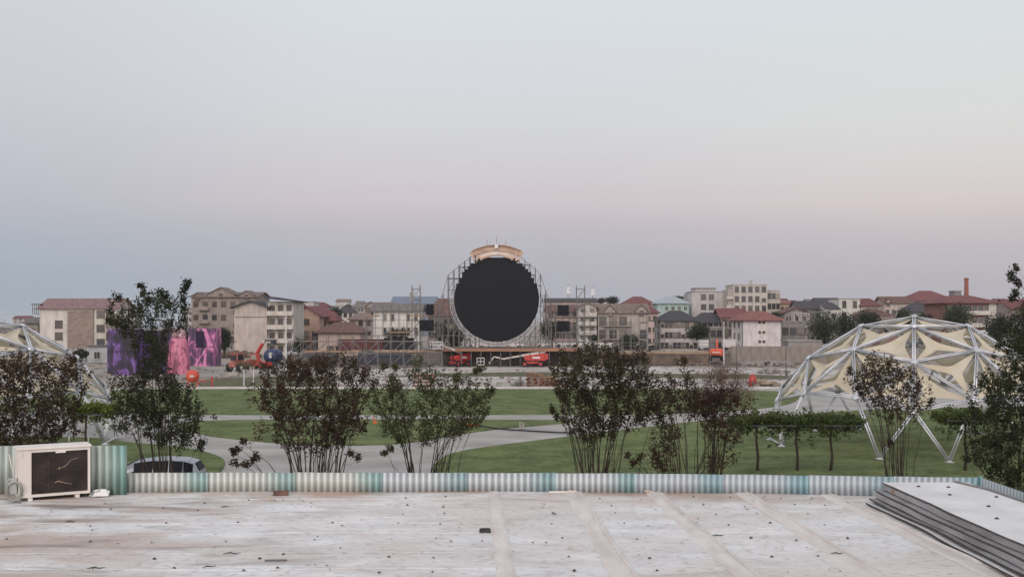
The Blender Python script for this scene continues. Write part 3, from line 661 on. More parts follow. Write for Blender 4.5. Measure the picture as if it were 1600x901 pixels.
F_MIX = foliage_mat('leaves_brown_green', [(36,34,28),(52,47,37),(60,58,42),(68,58,46),(52,54,38)])
F_OLV = foliage_mat('leaves_olive', [(42,46,32),(60,66,43),(74,77,51),(66,60,45)])
GR = 'multi-stemmed shrubs planted behind the parapet'
shrub('crape_myrtle', 'broad reddish brown shrub behind the air conditioner in front of the left dome', 'shrub', 46, 40, [([(-110,720),(-110,590),(-30,570),(0,568),(20,556),(50,558),(75,572),(90,558),(122,568),(130,592),(112,622),(120,655),(105,690),(60,745)], 1)], .031, .10, F_RED, 26, GR, seed=1, stemr=.04)
shrub('crape_myrtle', 'tall dark green shrub with a ragged high top in front of the silver car', 'shrub', 45, 262, [([(182,668),(190,640),(178,605),(200,590),(240,585),(290,600),(302,635),(300,690),(290,705),(250,690),(215,680)], 1.3), ([(172,520),(182,488),(210,476),(235,462),(262,470),(282,478),(292,495),(278,515),(262,530),(260,590),(212,590),(222,545),(200,528)], .95), ([(300,640),(328,650),(322,672),(300,680)], .5), ([(190,492),(176,470),(190,466),(206,482)], .5)], .030, .095, F_GRN, 22, GR,
      sprigs=[(222,450),(226,458),(232,468),(293,441),(291,450),(287,458),(283,470),(288,480),(250,458),(258,464),(184,466),(312,702),(318,690),(180,505),(170,500)], seed=2, stemr=.034, lean=.2)
shrub('crape_myrtle', 'wide dense reddish shrub left of centre with a thicket of upright stems', 'shrub', 46, 490, [([(400,600),(412,575),(440,562),(475,566),(500,558),(535,560),(560,568),(588,585),(583,612),(560,640),(572,672),(545,690),(500,706),(440,700),(430,670),(412,640),(392,615)], 1), ([(400,660),(425,660),(430,672),(410,680)], .5)], .029, .10, F_RED, 46, GR, sprigs=[(372,700),(380,690),(395,720),(368,722),(385,725),(402,712),(560,716),(550,708),(365,706)], seed=3, spreadb=62, lean=.3)
shrub('crape_myrtle', 'sparse olive green shrub beside the wide reddish one, path showing through it', 'shrub', 46, 655, [([(588,600),(600,580),(622,590),(640,610),(650,640),(640,690),(600,690),(596,655),(580,640)], .85), ([(650,570),(690,582),(735,592),(765,605),(768,640),(745,668),(700,690),(655,695),(655,640)], .8), ([(640,566),(652,560),(660,570),(650,600),(640,596)], .9)], .030, .095, F_OLV, 30, GR, sprigs=[(712,590),(742,582),(750,578),(600,572),(618,575),(768,610),(612,702),(598,706)], seed=4, spreadb=40, lean=.3)
shrub('crape_myrtle', 'tall dense brown green shrub right of the round screen with a thicket of stems', 'shrub', 46, 932, [([(862,575),(872,552),(905,545),(935,542),(965,550),(990,562),(1003,548),(1010,575),(1014,605),(1020,640),(1000,665),(970,680),(920,690),(880,668),(872,625)], 1.15), ([(995,560),(1000,536),(1008,540),(1008,565)], .7)], .031, .10, F_MIX, 44, GR, sprigs=[(1025,640),(1034,650),(865,640),(870,652)], seed=5, spreadb=52, lean=.3)
shrub('crape_myrtle', 'loose dark red shrub between the dense brown green one and the vine pergola', 'shrub', 46, 1068, [([(1012,610),(1022,590),(1044,585),(1054,600),(1052,640),(1060,700),(1050,745),(1025,735),(1018,700),(1026,660),(1010,635)], .7), ([(1058,590),(1064,566),(1076,572),(1082,600),(1100,640),(1140,655),(1148,690),(1120,690),(1085,660),(1060,640)], .6), ([(1100,715),(1145,700),(1152,722),(1110,735)], .5)], .032, .10, F_RED, 32, GR, sprigs=[(1000,716),(990,722),(982,712),(1070,563)], seed=6, spreadb=60, lean=.3)
F_WISP = foliage_mat('seed_plumes', [(92,76,70),(112,94,86),(96,70,62),(120,106,96)])
shrub('smoke_bush', 'smoke bush with wispy greyish plumes over dark red leaves', 'shrub', 48, 1105, [([(1082,600),(1108,576),(1148,574),(1172,598),(1166,625),(1120,628),(1090,630)], 1.2)], .040, .045, F_WISP, 14, None, seed=7, lpt=60, sig=.34, spreadb=20, thick=1.2)
sb = [o for o in bpy.data.objects if o.get('category') == 'shrub'][-1]
shrub('crape_myrtle', 'dark purple leaved bush under the wispy plumes of the smoke bush', 'shrub', 47, 1112, [([(1068,615),(1100,612),(1150,610),(1168,625),(1150,648),(1110,662),(1080,650)], 1.1)], .040, .09, foliage_mat('leaves_purple', [(40,30,30),(60,42,40),(72,52,46)]), 12, GR, seed=8, spreadb=30)
shrub('crape_myrtle', 'slender sparse reddish shrub standing in front of the right dome', 'shrub', 46, 1405, [([(1330,592),(1345,568),(1368,556),(1395,566),(1418,580),(1442,585),(1448,600),(1425,630),(1432,652),(1400,668),(1372,650),(1350,625)], .75), ([(1425,625),(1455,622),(1450,640),(1430,645)], .4)], .030, .095, F_RED, 20, GR, sprigs=[(1328,578),(1452,628),(1390,690)], seed=9, spreadb=34, lean=.35)
shrub('crape_myrtle', 'tall dark shrub at the right edge with a high lone sprig', 'shrub', 45, 1590, [([(1536,606),(1560,575),(1572,540),(1576,500),(1600,474),(1680,470),(1700,760),(1570,760),(1525,720),(1518,700),(1545,660),(1532,630)], 1.0)], .034, .10, F_GRN, 30, GR, sprigs=[(1585,420),(1580,428),(1584,436),(1592,446),(1587,456),(1584,465),(1516,716),(1522,690)], seed=10, spreadb=60, stemr=.04)
# ---- vine pergolas (clipped vine canopy on thin trunks)
def vine_row(label, d, x0, x1, yt_, yb_, posts, m, seed, bumps=()):
    s = d/F; rs = np.random.default_rng(seed); mid = (x0+x1)/2
    t = thing('vine_pergola', label, 'pergola', ((mid-800)*s, d, 0))
    n = int((x1-x0)*4.2); X = rs.uniform(x0, x1, n); 
    amp = (yb_-yt_)/2; cy = (yt_+yb_)/2
    edge = np.clip(np.minimum(X-x0, x1-X)/12, .35, 1)
    Yp = cy+rs.normal(size=n)*amp*.5*edge+np.abs(rs.normal(size=n))**3*1.6+1.2*np.sin(X*.09+seed)
    for bx_, bh in bumps: Yp -= bh*np.exp(-((X-bx_)/10)**2)*rs.uniform(.2, 1, n)
    cen = np.stack([(X-mid)*s, rs.uniform(-.8, .8, n), CAMZ-(Yp-HZ)*s], 1)
    cen = np.repeat(cen, 10, 0)+rs.normal(size=(n*10, 3))*.10
    global rng; rng = rs
    o = bpy.data.objects.new('foliage', leaf_mesh('foliage', cen, .085, m)); COL.objects.link(o); o.parent = t
    zt = CAMZ-(cy+5-HZ)*s
    for px in posts:
        x = (px-mid)*s
        MB().tube([(x+rs.normal()*.04, 0, 0), (x+.05, .02, .8), (x-.05, 0, 1.7), (x, 0, zt+.05)], [.085,.075,.06,.05], 7).build('trunk', TRUNK, t, smooth=True)
    fr = MB(); 
    for yy in (-.7, .7): fr.span(((x0+6-mid)*s, yy-.03, zt-.06), ((x1-6-mid)*s, yy+.03, zt))
    for px in posts: x = (px-mid)*s; fr.span((x-.03, -.72, zt-.12), (x+.03, .72, zt-.06))
    fr.build('frame', DSTEEL, t)
F_VINE = foliage_mat('leaves_vine', [(50,58,36),(72,82,46),(92,100,60)])
vine_row('long low vine canopy on three thin trunks left of and under the right dome', 55.7, 1142, 1345, 646, 668, (1183, 1245, 1299), F_VINE, 3, bumps=((1183, 10),))
vine_row('short vine canopy on a single thin trunk under the right half of the dome', 55.7, 1464, 1540, 640, 658, (1509,), F_VINE, 5)
vine_row('bright green vine canopy on a thin trunk below the left dome', 57.5, 108, 178, 628, 652, (135,), foliage_mat('leaves_vine_bright', [(66,78,36),(92,104,48),(80,94,42)]), 7)
# ================================================================ GEODESIC DOMES
def ico_dome(apx, label, seed):
    # frequency-3 icosahedron, vertex up
    Rr = 9.7; zc = -1.55; Y0 = 67.5; X0 = (apx-800)/F*Y0
    verts = [Vector((0,0,1))]
    for i in range(5): a = R(72*i); z = 1/math.sqrt(5); r = 2/math.sqrt(5); verts.append(Vector((r*math.sin(a), -r*math.cos(a), z)))
    for i in range(5): a = R(72*i+36); z = -1/math.sqrt(5); r = 2/math.sqrt(5); verts.append(Vector((r*math.sin(a), -r*math.cos(a), z)))
    faces = [(0, 1+i, 1+(i+1)%5) for i in range(5)]
    down = [(1+i, 6+i, 1+(i+1)%5) for i in range(5)]+[(6+(i-1)%5, 6+i, 1+i) for i in range(5)]
    pts = []; idx = {}
    def key(p):
        p = p.normalized(); k = (round(p.x, 3)+0., round(p.y, 3)+0., round(p.z, 3)+0.)
        for kk in idx:
            if abs(kk[0]-k[0])+abs(kk[1]-k[1])+abs(kk[2]-k[2]) < .01: return idx[kk]
        idx[k] = len(pts); pts.append(p); return idx[k]
    tris = []
    for f in faces+down:
        A_, B_, C_ = [verts[i] for i in f]; g = {}
        for i in range(4):
            for j in range(4-i): g[(i, j)] = key(A_*(3-i-j)/3+B_*i/3+C_*j/3)
        for i in range(3):
            for j in range(3-i):
                tris.append((g[(i,j)], g[(i+1,j)], g[(i,j+1)]))
                if i+j < 2: tris.append((g[(i+1,j)], g[(i+1,j+1)], g[(i,j+1)]))
    # rotation: corner vertex towards the camera
    ang = math.atan2(X0, Y0)
    rot = Matrix.Rotation(-ang, 3, 'Z')
    pol = [math.degrees(math.acos(max(-1, min(1, p.z)))) for p in pts]
    W_ = []
    for p, th_ in zip(pts, pol):
        q = rot @ p
        if th_ > 66: # foot level
            h = Vector((q.x, q.y, 0)).normalized()*8.95; q2 = Vector((h.x, h.y, .06))
        else: q2 = Vector((q.x*Rr, q.y*Rr, q.z*Rr+zc))
        W_.append(q2)
    up = [t for t in tris if all(pol[i] < 66 for i in t)]
    edges = set()
    for t in up:
        for i in range(3): edges.add(tuple(sorted((t[i], t[(i+1)%3]))))
    root = thing('geodesic_dome', label, 'dome', (X0, Y0, .1), 0, 'geodesic domes with sails')
    TUBE = mat('dome_aluminium', srgb(204,205,210), srgb(174,176,184), scale=1, rough=.35, metal=.4, spec=.5)
    used = set()
    def strut(a, b, r=.07, nm='strut'):
        # twin-rail strut: two slim tubes with a dark web between them
        a = W_[a] if isinstance(a, int) else a; b = W_[b] if isinstance(b, int) else b
        d = (b-a).normalized(); nrm = ((a+b)/2-Vector((0,0,zc))).normalized(); sd = d.cross(nrm).normalized()
        m_ = MB(); a2 = a+d*.16; b2 = b-d*.16
        for s_ in (-1, 1): m_.tube([a2+sd*s_*r*.9, b2+sd*s_*r*.9], r*.62, 6)
        for s_ in (-1,): m_.tube([a2-nrm*r*1.9, b2-nrm*r*1.9], r*.45, 5)
        return m_.build(nm, TUBE, root, smooth=True)
    for a, b in sorted(edges): strut(a, b); used.add(a); used.add(b)
    allow = [12, -12, 60, 84, 132, 156, -60, -84, -132, -156]
    feet = {}
    legs = set()
    for t in tris:
        for i in range(3):
            a, b = t[i], t[(i+1)%3]
            if pol[a] > pol[b]: a, b = b, a
            if 55 < pol[a] < 66 < pol[b] < 90: legs.add((a, b))
    for a, b in sorted(legs):
        q = rot.inverted() @ W_[b]; azd = math.degrees(math.atan2(q.x, -q.y))
        if min(abs(azd-k) for k in allow) > 5: continue
        feet[b] = azd; strut(a, b, .075, 'leg')
    HUB = mat('hub_plate', srgb(190,192,198), rough=.35, metal=.4)
    hm = MB().lathe([(.02,-.10),(.20,-.07),(.24,0),(.20,.07),(.02,.10)], (0,0,0), 10).mesh('hub', HUB)
    for i in sorted(used):
        o = bpy.data.objects.new('hub', hm); COL.objects.link(o); o.parent = root; o.location = W_[i]
        o.rotation_euler = (W_[i]-Vector((0,0,zc))).to_track_quat('Z','Y').to_euler()
    fmh = MB().box((0,0,-.03), (.42,.42,.05)).box((0,0,.03), (.2,.2,.08)).mesh('base_plate', HUB)
    fl = sorted(feet, key=lambda b: feet[b])
    for b in fl:
        o = bpy.data.objects.new('base_plate', fmh); COL.objects.link(o); o.parent = root; o.location = W_[b]
    for b in fl:
        for c in fl:
            if b < c and abs((abs(feet[b]-feet[c]))-24) < 4 and abs(feet[b]+feet[c]) > 5:
                MB().tube([W_[b]+Vector((0,0,.05)), W_[c]+Vector((0,0,.05))], .05, 6).build('base_bar', TUBE, root)
    # tensioned sails: concave-edged triangles hung just inside the frame
    SAIL = mat('sail_fabric', srgb(206,197,180), srgb(190,179,160), scale=.8, rough=.85, spec=.15)
    if 'tr' not in SAIL:
        t_ = SAIL.node_tree; b_ = t_.nodes['Principled BSDF']; tn = t_.nodes.new('ShaderNodeBsdfTranslucent'); tn.inputs[0].default_value = srgb(204,190,166)
        mm = t_.nodes.new('ShaderNodeMixShader'); mm.inputs[0].default_value = .3; t_.links.new(b_.outputs[0], mm.inputs[1]); t_.links.new(tn.outputs[0], mm.inputs[2]); t_.links.new(mm.outputs[0], t_.nodes['Material Output'].inputs[0]); SAIL['tr'] = 1
    rs = random.Random(seed)
    for ti, t in enumerate(up):
        q = [W_[i] for i in t]; cen = (q[0]+q[1]+q[2])/3; nrm = (cen-Vector((0,0,zc))).normalized()
        cor = [p.lerp(cen, .07)-nrm*.14 for p in q]; K = 10
        bnd = []
        for e in range(3):
            a, b = cor[e], cor[(e+1)%3]; dep = rs.choice((.40, .56, .74))
            for k in range(K):
                u = k/K; p = a.lerp(b, u); p = p.lerp(cen-nrm*.2, dep*4*u*(1-u)); bnd.append(p)
        m_ = MB(); n_ = len(bnd); c2 = cen-nrm*.30
        vs = bnd+[p.lerp(c2, .5)-nrm*.05 for p in bnd]+[c2]
        fs = [(i, (i+1)%n_, (i+1)%n_+n_, i+n_) for i in range(n_)]+[(i+n_, (i+1)%n_+n_, 2*n_) for i in range(n_)]
        m_.add(vs, fs); o = m_.build('sail', SAIL, root, smooth=True)
        # corner cables
        cb = MB()
        for e in range(3): cb.tube([q[e], cor[e]], .018, 4)
        cb.build('cable', DSTEEL, o)
    return root
ico_dome(1428, 'geodesic dome of pale tubes with beige triangular sails on the right lawn', 1)
ico_dome(-50, 'geodesic dome with beige sails cut off by the left edge behind a reddish shrub', 2)
# ================================================================ STAGE AND ROUND SCREEN  (about 183 m away)
DS = 183.; K = DS/F
def SX(px, d=DS): return (px-800)*d/F
def SZ(py, d=DS): return CAMZ-(py-HZ)*d/F
cx, cz, rad = SX(776), SZ(467.5), 66.3*K
scr = thing('round_led_screen', 'huge round black screen with stepped edges standing on the stage', 'screen', (cx, DS, 0))
cell = .5; M_SCR = mat('led_panel_face', srgb(15,16,23), srgb(12,13,19), scale=.5, rough=.42, spec=.12)
sm = MB(); nc = int(rad/cell)+1
zc_ = cz
z = -rad
while z < rad:
    ch = cell if z > rad*.30 else .16
    zm = z+ch/2
    hw = math.sqrt(max(0, rad*rad-zm*zm)); 
    if z > rad*.30: hw = max(1, round(hw/cell))*cell
    if z+ch > rad+.2: break
    sm.span((-hw, -.06, zc_+z), (hw, .10, zc_+z+ch)); z += ch
sm.build('screen_face', M_SCR, scr)
rg = MB()
def arc(r, a0, a1, n, y): return [(r*math.sin(R(a0+(a1-a0)*i/n)), y, zc_-r*math.cos(R(a0+(a1-a0)*i/n))) for i in range(n+1)]
for r_, y in ((rad+.15, -.1), (rad+.75, -.1), (rad+.45, .5)): rg.tube(arc(r_, -112, 112, 60, y), .05, 6)
for i in range(61):
    a = -112+224*i/60; s_, c_ = math.sin(R(a)), -math.cos(R(a))
    a2 = a+224/120; s2, c2 = math.sin(R(a2)), -math.cos(R(a2))
    rg.tube([((rad+.15)*s_, -.1, zc_+(rad+.15)*c_), ((rad+.75)*s2, -.1, zc_+(rad+.75)*c2)], .035, 4)
rg.build('ring_truss', mat('truss_aluminium', srgb(186,188,194), srgb(150,152,158), rough=.4, metal=.3), scr)
# timber crown over the screen
cr_o = MB()
def band(r0, r1, a0, a1, y0, y1, n=18):
    m_ = MB(); vs = []; fs = []
    for i in range(n+1):
        a = R(a0+(a1-a0)*i/n); s_, c_ = math.sin(a), math.cos(a)
        for r_, y in ((r0,y0),(r1,y0),(r1,y1),(r0,y1)): vs.append((r_*s_, y, zc_+r_*c_))
    for i in range(n):
        b = i*4
        for j in range(4): fs.append((b+j, b+(j+1)%4, b+4+(j+1)%4, b+4+j))
    fs += [(0,1,2,3), (n*4,n*4+3,n*4+2,n*4+1)]
    return m_.add(vs, fs)
WOODC = mat('crown_timber', srgb(178,152,136), srgb(146,122,106), scale=.6, rough=.85, stretch=(1,1,3), detail=6)
WOODL = mat('crown_panel', srgb(206,190,180), srgb(184,166,156), scale=.8, rough=.85)
flat = 1.22
crown = thing('timber_arch', 'curved orange timber arch built on top of the round screen', 'timber structure', (cx, DS-.2, 0))
b1 = band(rad+1.05, rad+1.9, -29, 29, -.5, 1.8); b1.build('front_beam', WOODC, crown)
band(rad+.30, rad+1.05, -25, 25, -.25, 1.6).build('panel', WOODL, crown)
band(rad+.0, rad+.32, -30, -9, -.6, .4).build('lower_beam', WOODC, crown); band(rad+.0, rad+.32, 9, 30, -.6, .4).build('lower_beam', WOODC, crown)
band(rad+1.92, rad+2.08, -27, 27, -.8, 2.0).build('top_rail', WOODC, crown)
for a in (-29, -24, 24, 29):
    s_, c_ = math.sin(R(a)), math.cos(R(a)); MB().box(((rad+1.0)*s_, -.45, zc_+(rad+1.0)*c_), (.35,.3,2.0), ry=R(a)).build('strut', WOODC, crown)
for px, h in ((761,1.2),(776,1.6),(790,1.2)): x = SX(px)-cx; z = zc_+math.sqrt((rad+2)**2-x*x); MB().tube([(x,0,z-.3),(x,0,z+h)], .05, 5).build('post', STEEL, crown)
MB().box((0,-.9,zc_+rad+1.75), (.6,.2,.7)).build('bracket', WHITEM, crown)

def interp(xs, x):
    for (a, ya), (b, yb) in zip(xs, xs[1:]):
        if a <= x <= b: return ya+(yb-ya)*(x-a)/(b-a)
    return xs[0][1] if x < xs[0][0] else xs[-1][1]
_mesh = {}
def unit_tube(): 
    if 'u' not in _mesh: _mesh['u'] = MB().tube([(0,0,0),(0,0,1)], 1, 6).mesh('tube', TUBE_S)
    return _mesh['u']
def bar(nm, parent, a, b, r=.04, me=None):
    a = Vector(a); b = Vector(b); o = bpy.data.objects.new(nm, me or unit_tube()); COL.objects.link(o); o.parent = parent
    o.location = a; o.rotation_euler = (b-a).to_track_quat('Z', 'Y').to_euler(); o.scale = (r, r, (b-a).length); return o
RSC = random.Random(3)
def scaffold(label, x0, x1, n, top, zb, y0, rows=2, lift=2.0, bay_d=2.0, brace=.45, cat='scaffold', r=.045, planks=(), skip=None, group=None, levels_to=None):
    """tube scaffold: uprights between x0..x1 whose height follows top(x); ledgers every lift; braces"""
    t = thing('scaffold', label, cat, ((x0+x1)/2, y0, 0), 0, group); mx_ = (x0+x1)/2
    X = [x0+(x1-x0)*i/n for i in range(n+1)]; H = [top(x) for x in X]
    cnt = 0
    for j in range(rows):
        y = j*bay_d
        for x, h in zip(X, H):
            if skip and skip(x, h, j): continue
            bar('upright', t, (x-mx_, y, zb), (x-mx_, y, h+RSC.uniform(0, .5)), r)
    lv = []; z = zb+.3
    while z < max(H)+.1: lv.append(z); z += lift
    lg = MB(); bc = MB()
    for z in lv:
        for j in range(rows):
            y = j*bay_d
            for i in range(n):
                if min(H[i], H[i+1]) >= z-.1: lg.tube([(X[i]-mx_, y, z), (X[i+1]-mx_, y, z)], r*.9, 5)
                if z+lift <= min(H[i], H[i+1])+.3 and RSC.random() < brace:
                    a, b = (X[i], X[i+1]) if RSC.random() < .7 else (X[i+1], X[i])
                    bc.tube([(a-mx_, y, z), (b-mx_, y, z+lift)], r*.8, 5)
        for i in range(n+1):
            if H[i] >= z-.1 and rows > 1: lg.tube([(X[i]-mx_, 0, z), (X[i]-mx_, (rows-1)*bay_d, z)], r*.8, 5)
    for i in range(n):     # raking top edge
        if abs(H[i]-H[i+1]) > .3: lg.tube([(X[i]-mx_, 0, H[i]), (X[i+1]-mx_, 0, H[i+1])], r, 5)
    if lg.v: lg.build('ledger', TUBE_S, t)
    if bc.v: bc.build('brace', TUBE_S, t)
    for (a, b, z) in planks: MB().span((a-mx_, .05, z-.12), (b-mx_, (rows-1)*bay_d-.05, z+.10)).build('plank_deck', PLANK, t)
    return t
# big left low grid with diagonals (two lifts)
S_ = SX
scaffold('long low scaffold grid with diagonal braces at the left side of the stage', S_(450,178), S_(690,178), 12, lambda x: SZ(527,178), .0, 178, lift=2.05, brace=.95, r=.065, planks=((S_(470,178), S_(560,178), SZ(549,178)), (S_(585,178), S_(678,178), SZ(549,178))))
scaffold('taller scaffold rising behind the two left black screens', S_(570,181), S_(686,181), 9, lambda x: SZ(478,181) if x > S_(572,181) else SZ(500,181), SZ(527,181), 182, lift=1.35, brace=.12, r=.05, planks=((S_(606,181), S_(641,181), SZ(519,181)), (S_(640,181), S_(678,181), SZ(493,181)), (S_(570,181), S_(590,181), SZ(493,181))))
outl = [(680,474),(690,462),(697,450),(698,432),(718,414),(738,400),(740,396)]
outr = [(812,398),(815,404),(833,416),(845,430),(853,433),(854,470),(866,476)]
scaffold('tall scaffold stepping up the left side of the round screen', SX(682), SX(742), 7, lambda x: SZ(interp(outl, 800+x/K)), 3.0, DS+.8, rows=3, lift=2.0, brace=.4, r=.05)
scaffold('tall scaffold stepping down the right side of the round screen', SX(812), SX(862), 6, lambda x: SZ(interp(outr, 800+x/K)), 3.0, DS+.8, rows=3, lift=1.8, brace=.55, r=.045)
scaffold('low scaffold legs under and behind the round screen', SX(748), SX(806), 4, lambda x: SZ(530), 3.0, DS+1.2, rows=2, lift=1.2, brace=0, r=.06)
scaffold('scaffold carrying the two right black screens', SX(858), SX(935), 7, lambda x: SZ(478) if x < SX(915) else SZ(500), 2.6, DS+1.0, rows=2, lift=1.4, brace=.25, r=.045, planks=((SX(868), SX(905), SZ(495.5)),))
scaffold('light low scaffold rails over the right wing of the stage', SX(935), SX(1040), 8, lambda x: SZ(500) if x < SX(1030) else SZ(530), 2.4, DS+1.0, rows=2, lift=2.9, brace=.15, r=.045)
for (px0, px1, top_, lab) in ((643,656,448,'small scaffold tower sticking up behind the left screens'), (901,914,450,'small scaffold tower sticking up behind the right screens')):
    scaffold(lab, SX(px0,190), SX(px1,190), 1, lambda x: SZ(top_,190), .0, 190, rows=2, lift=1.9, brace=1, r=.05, bay_d=1.4, group=None)
def black_screen(x0, x1, y0, y1, label, d=180.5):
    t = thing('black_screen', label, 'screen', (SX((x0+x1)/2,d), d, SZ(y1,d)), 0, 'small black screens flanking the round one')
    w = (x1-x0)*d/F; h = (y1-y0)*d/F
    m_ = MB(); nx_, nz_ = 2, 2
    for i in range(nx_):
        for j in range(nz_): m_.span((-w/2+w*i/nx_+.01, 0, h*j/nz_+.01), (-w/2+w*(i+1)/nx_-.01, .12, h*(j+1)/nz_-.01))
    m_.build('screen_face', M_SCR, t); MB().span((-w/2+.1,.13,.1),(w/2-.1,.3,h-.1)).build('back_frame', DSTEEL, t)
    MB().tube([(-w/2-.05,.2,-.1),(w/2+.05,.2,-.1)], .06, 5).build('rail', STEEL, t)
black_screen(665.5, 678, 475, 492, 'narrow upper black screen left of the round screen')
black_screen(655, 678, 499.5, 517, 'wide lower black screen left of the round screen')
black_screen(871, 889, 476.5, 493, 'upper black screen right of the round screen')
black_screen(871, 890, 501, 518, 'lower black screen right of the round screen')
# stage deck
st = thing('stage_deck', 'wide timber edged stage deck on steel legs under the round screen', 'stage', (SX(776), DS, 0))
x0, x1 = SX(690)-SX(776), SX(905)-SX(776)
MB().span((x0, -2.5, SZ(548)), (x1, 6, SZ(544))).build('deck', mat('stage_plank', srgb(150,112,92), srgb(118,90,76), scale=1.2, rough=.9, stretch=(.3,2,2)), st)
for i in range(15):
    x = x0+.2+(x1-x0-.4)*i/14; MB().span((x-.07, -2.3, 0), (x+.07, -2.15, SZ(548)-.005)).build('leg', DSTEEL, st)
MB().span((x0+.1, 2.0, 0), (x1-.1, 2.2, SZ(548)-.01)).build('backing', mat('stage_backing', srgb(92,84,80), srgb(66,60,58), scale=.5, rough=.95, detail=8), st)
d2 = 192.
sr = thing('stage_ramp_deck', 'low tan plank deck with a dark boarded front right of the stage', 'stage', (SX(1000,d2), d2, 0))
w = SX(1105,d2)-SX(895,d2)
MB().span((-w/2, -2, SZ(552,d2)), (w/2, 5, SZ(548.5,d2))).build('deck', mat('tan_plank', srgb(160,140,118), srgb(130,112,96), scale=1, rough=.9, stretch=(.2,2,2)), sr)
fb = MB()
for i in range(40): x = -w/2+w*i/40; fb.span((x+.02, -1.9+random.uniform(0,.05), 0), (x+w/40-.02, -1.8, SZ(552,d2)-.01))
fb.build('front_board', mat('dark_board', srgb(112,98,88), srgb(78,68,62), scale=.6, rough=.95, detail=8), sr)
for i in range(60):
    pass
# handrail of the right wing
hr = thing('handrail', 'thin grey handrail along the low deck right of the stage', 'railing', (SX(980,190), 190, 0))
hw_ = SX(1120,190)-SX(860,190)
for z in (SZ(535,190), SZ(540,190)): bar('rail', hr, (-hw_/2, 0, z), (hw_/2, 0, z), .05)
for i in range(14): x = -hw_/2+hw_*i/13; bar('post', hr, (x, 0, .0), (x, 0, SZ(535,190)), .05)
# dark stored equipment and containers behind the left scaffold
def crate(px0, px1, py0, py1, d, label, m_, name='storage_container', cat='container', ribs=10, depth=2.4, group=None):
    t = thing(name, label, cat, (SX((px0+px1)/2, d), d, 0), 0, group); w = (px1-px0)*d/F; h0 = max(0, SZ(py1, d)); h1 = SZ(py0, d)
    b_ = MB().span((-w/2, .03, h0), (w/2, depth, h1))
    for i in range(ribs): x = -w/2+w*(i+.5)/ribs; b_.span((x-w/ribs*.25, -.02, h0+.12), (x+w/ribs*.25, .029, h1-.12))
    b_.build('body', m_, t)
    fr = MB()
    for x in (-w/2, w/2): fr.span((x-.05, -.05, h0), (x+.05, .028, h1))
    for z in (h0, h1): fr.span((-w/2+.051, -.05, z-.05), (w/2-.051, .027, z+.05))
    fr.build('frame', m_, t)
    return t
crate(528, 598, 530, 546, 187, 'dark red steel container behind the left scaffold grid', mat('dark_red_steel', srgb(96,48,48), srgb(74,40,40), scale=1, rough=.6), ribs=20)
crate(600, 645, 528, 546, 187, 'black covered equipment case row behind the left scaffold grid', mat('black_cover', srgb(52,50,52), rough=.8), name='equipment_case', cat='case', ribs=6)
crate(480, 525, 549, 568, 186, 'grey equipment cases stacked low behind the left scaffold', mat('grey_case', srgb(84,82,86), rough=.8), name='equipment_case', cat='case', ribs=7)
crate(560, 640, 551, 569, 186, 'long dark blue grey equipment cases under the plank deck', mat('blue_grey_case', srgb(70,72,82), rough=.8), name='equipment_case', cat='case', ribs=12)
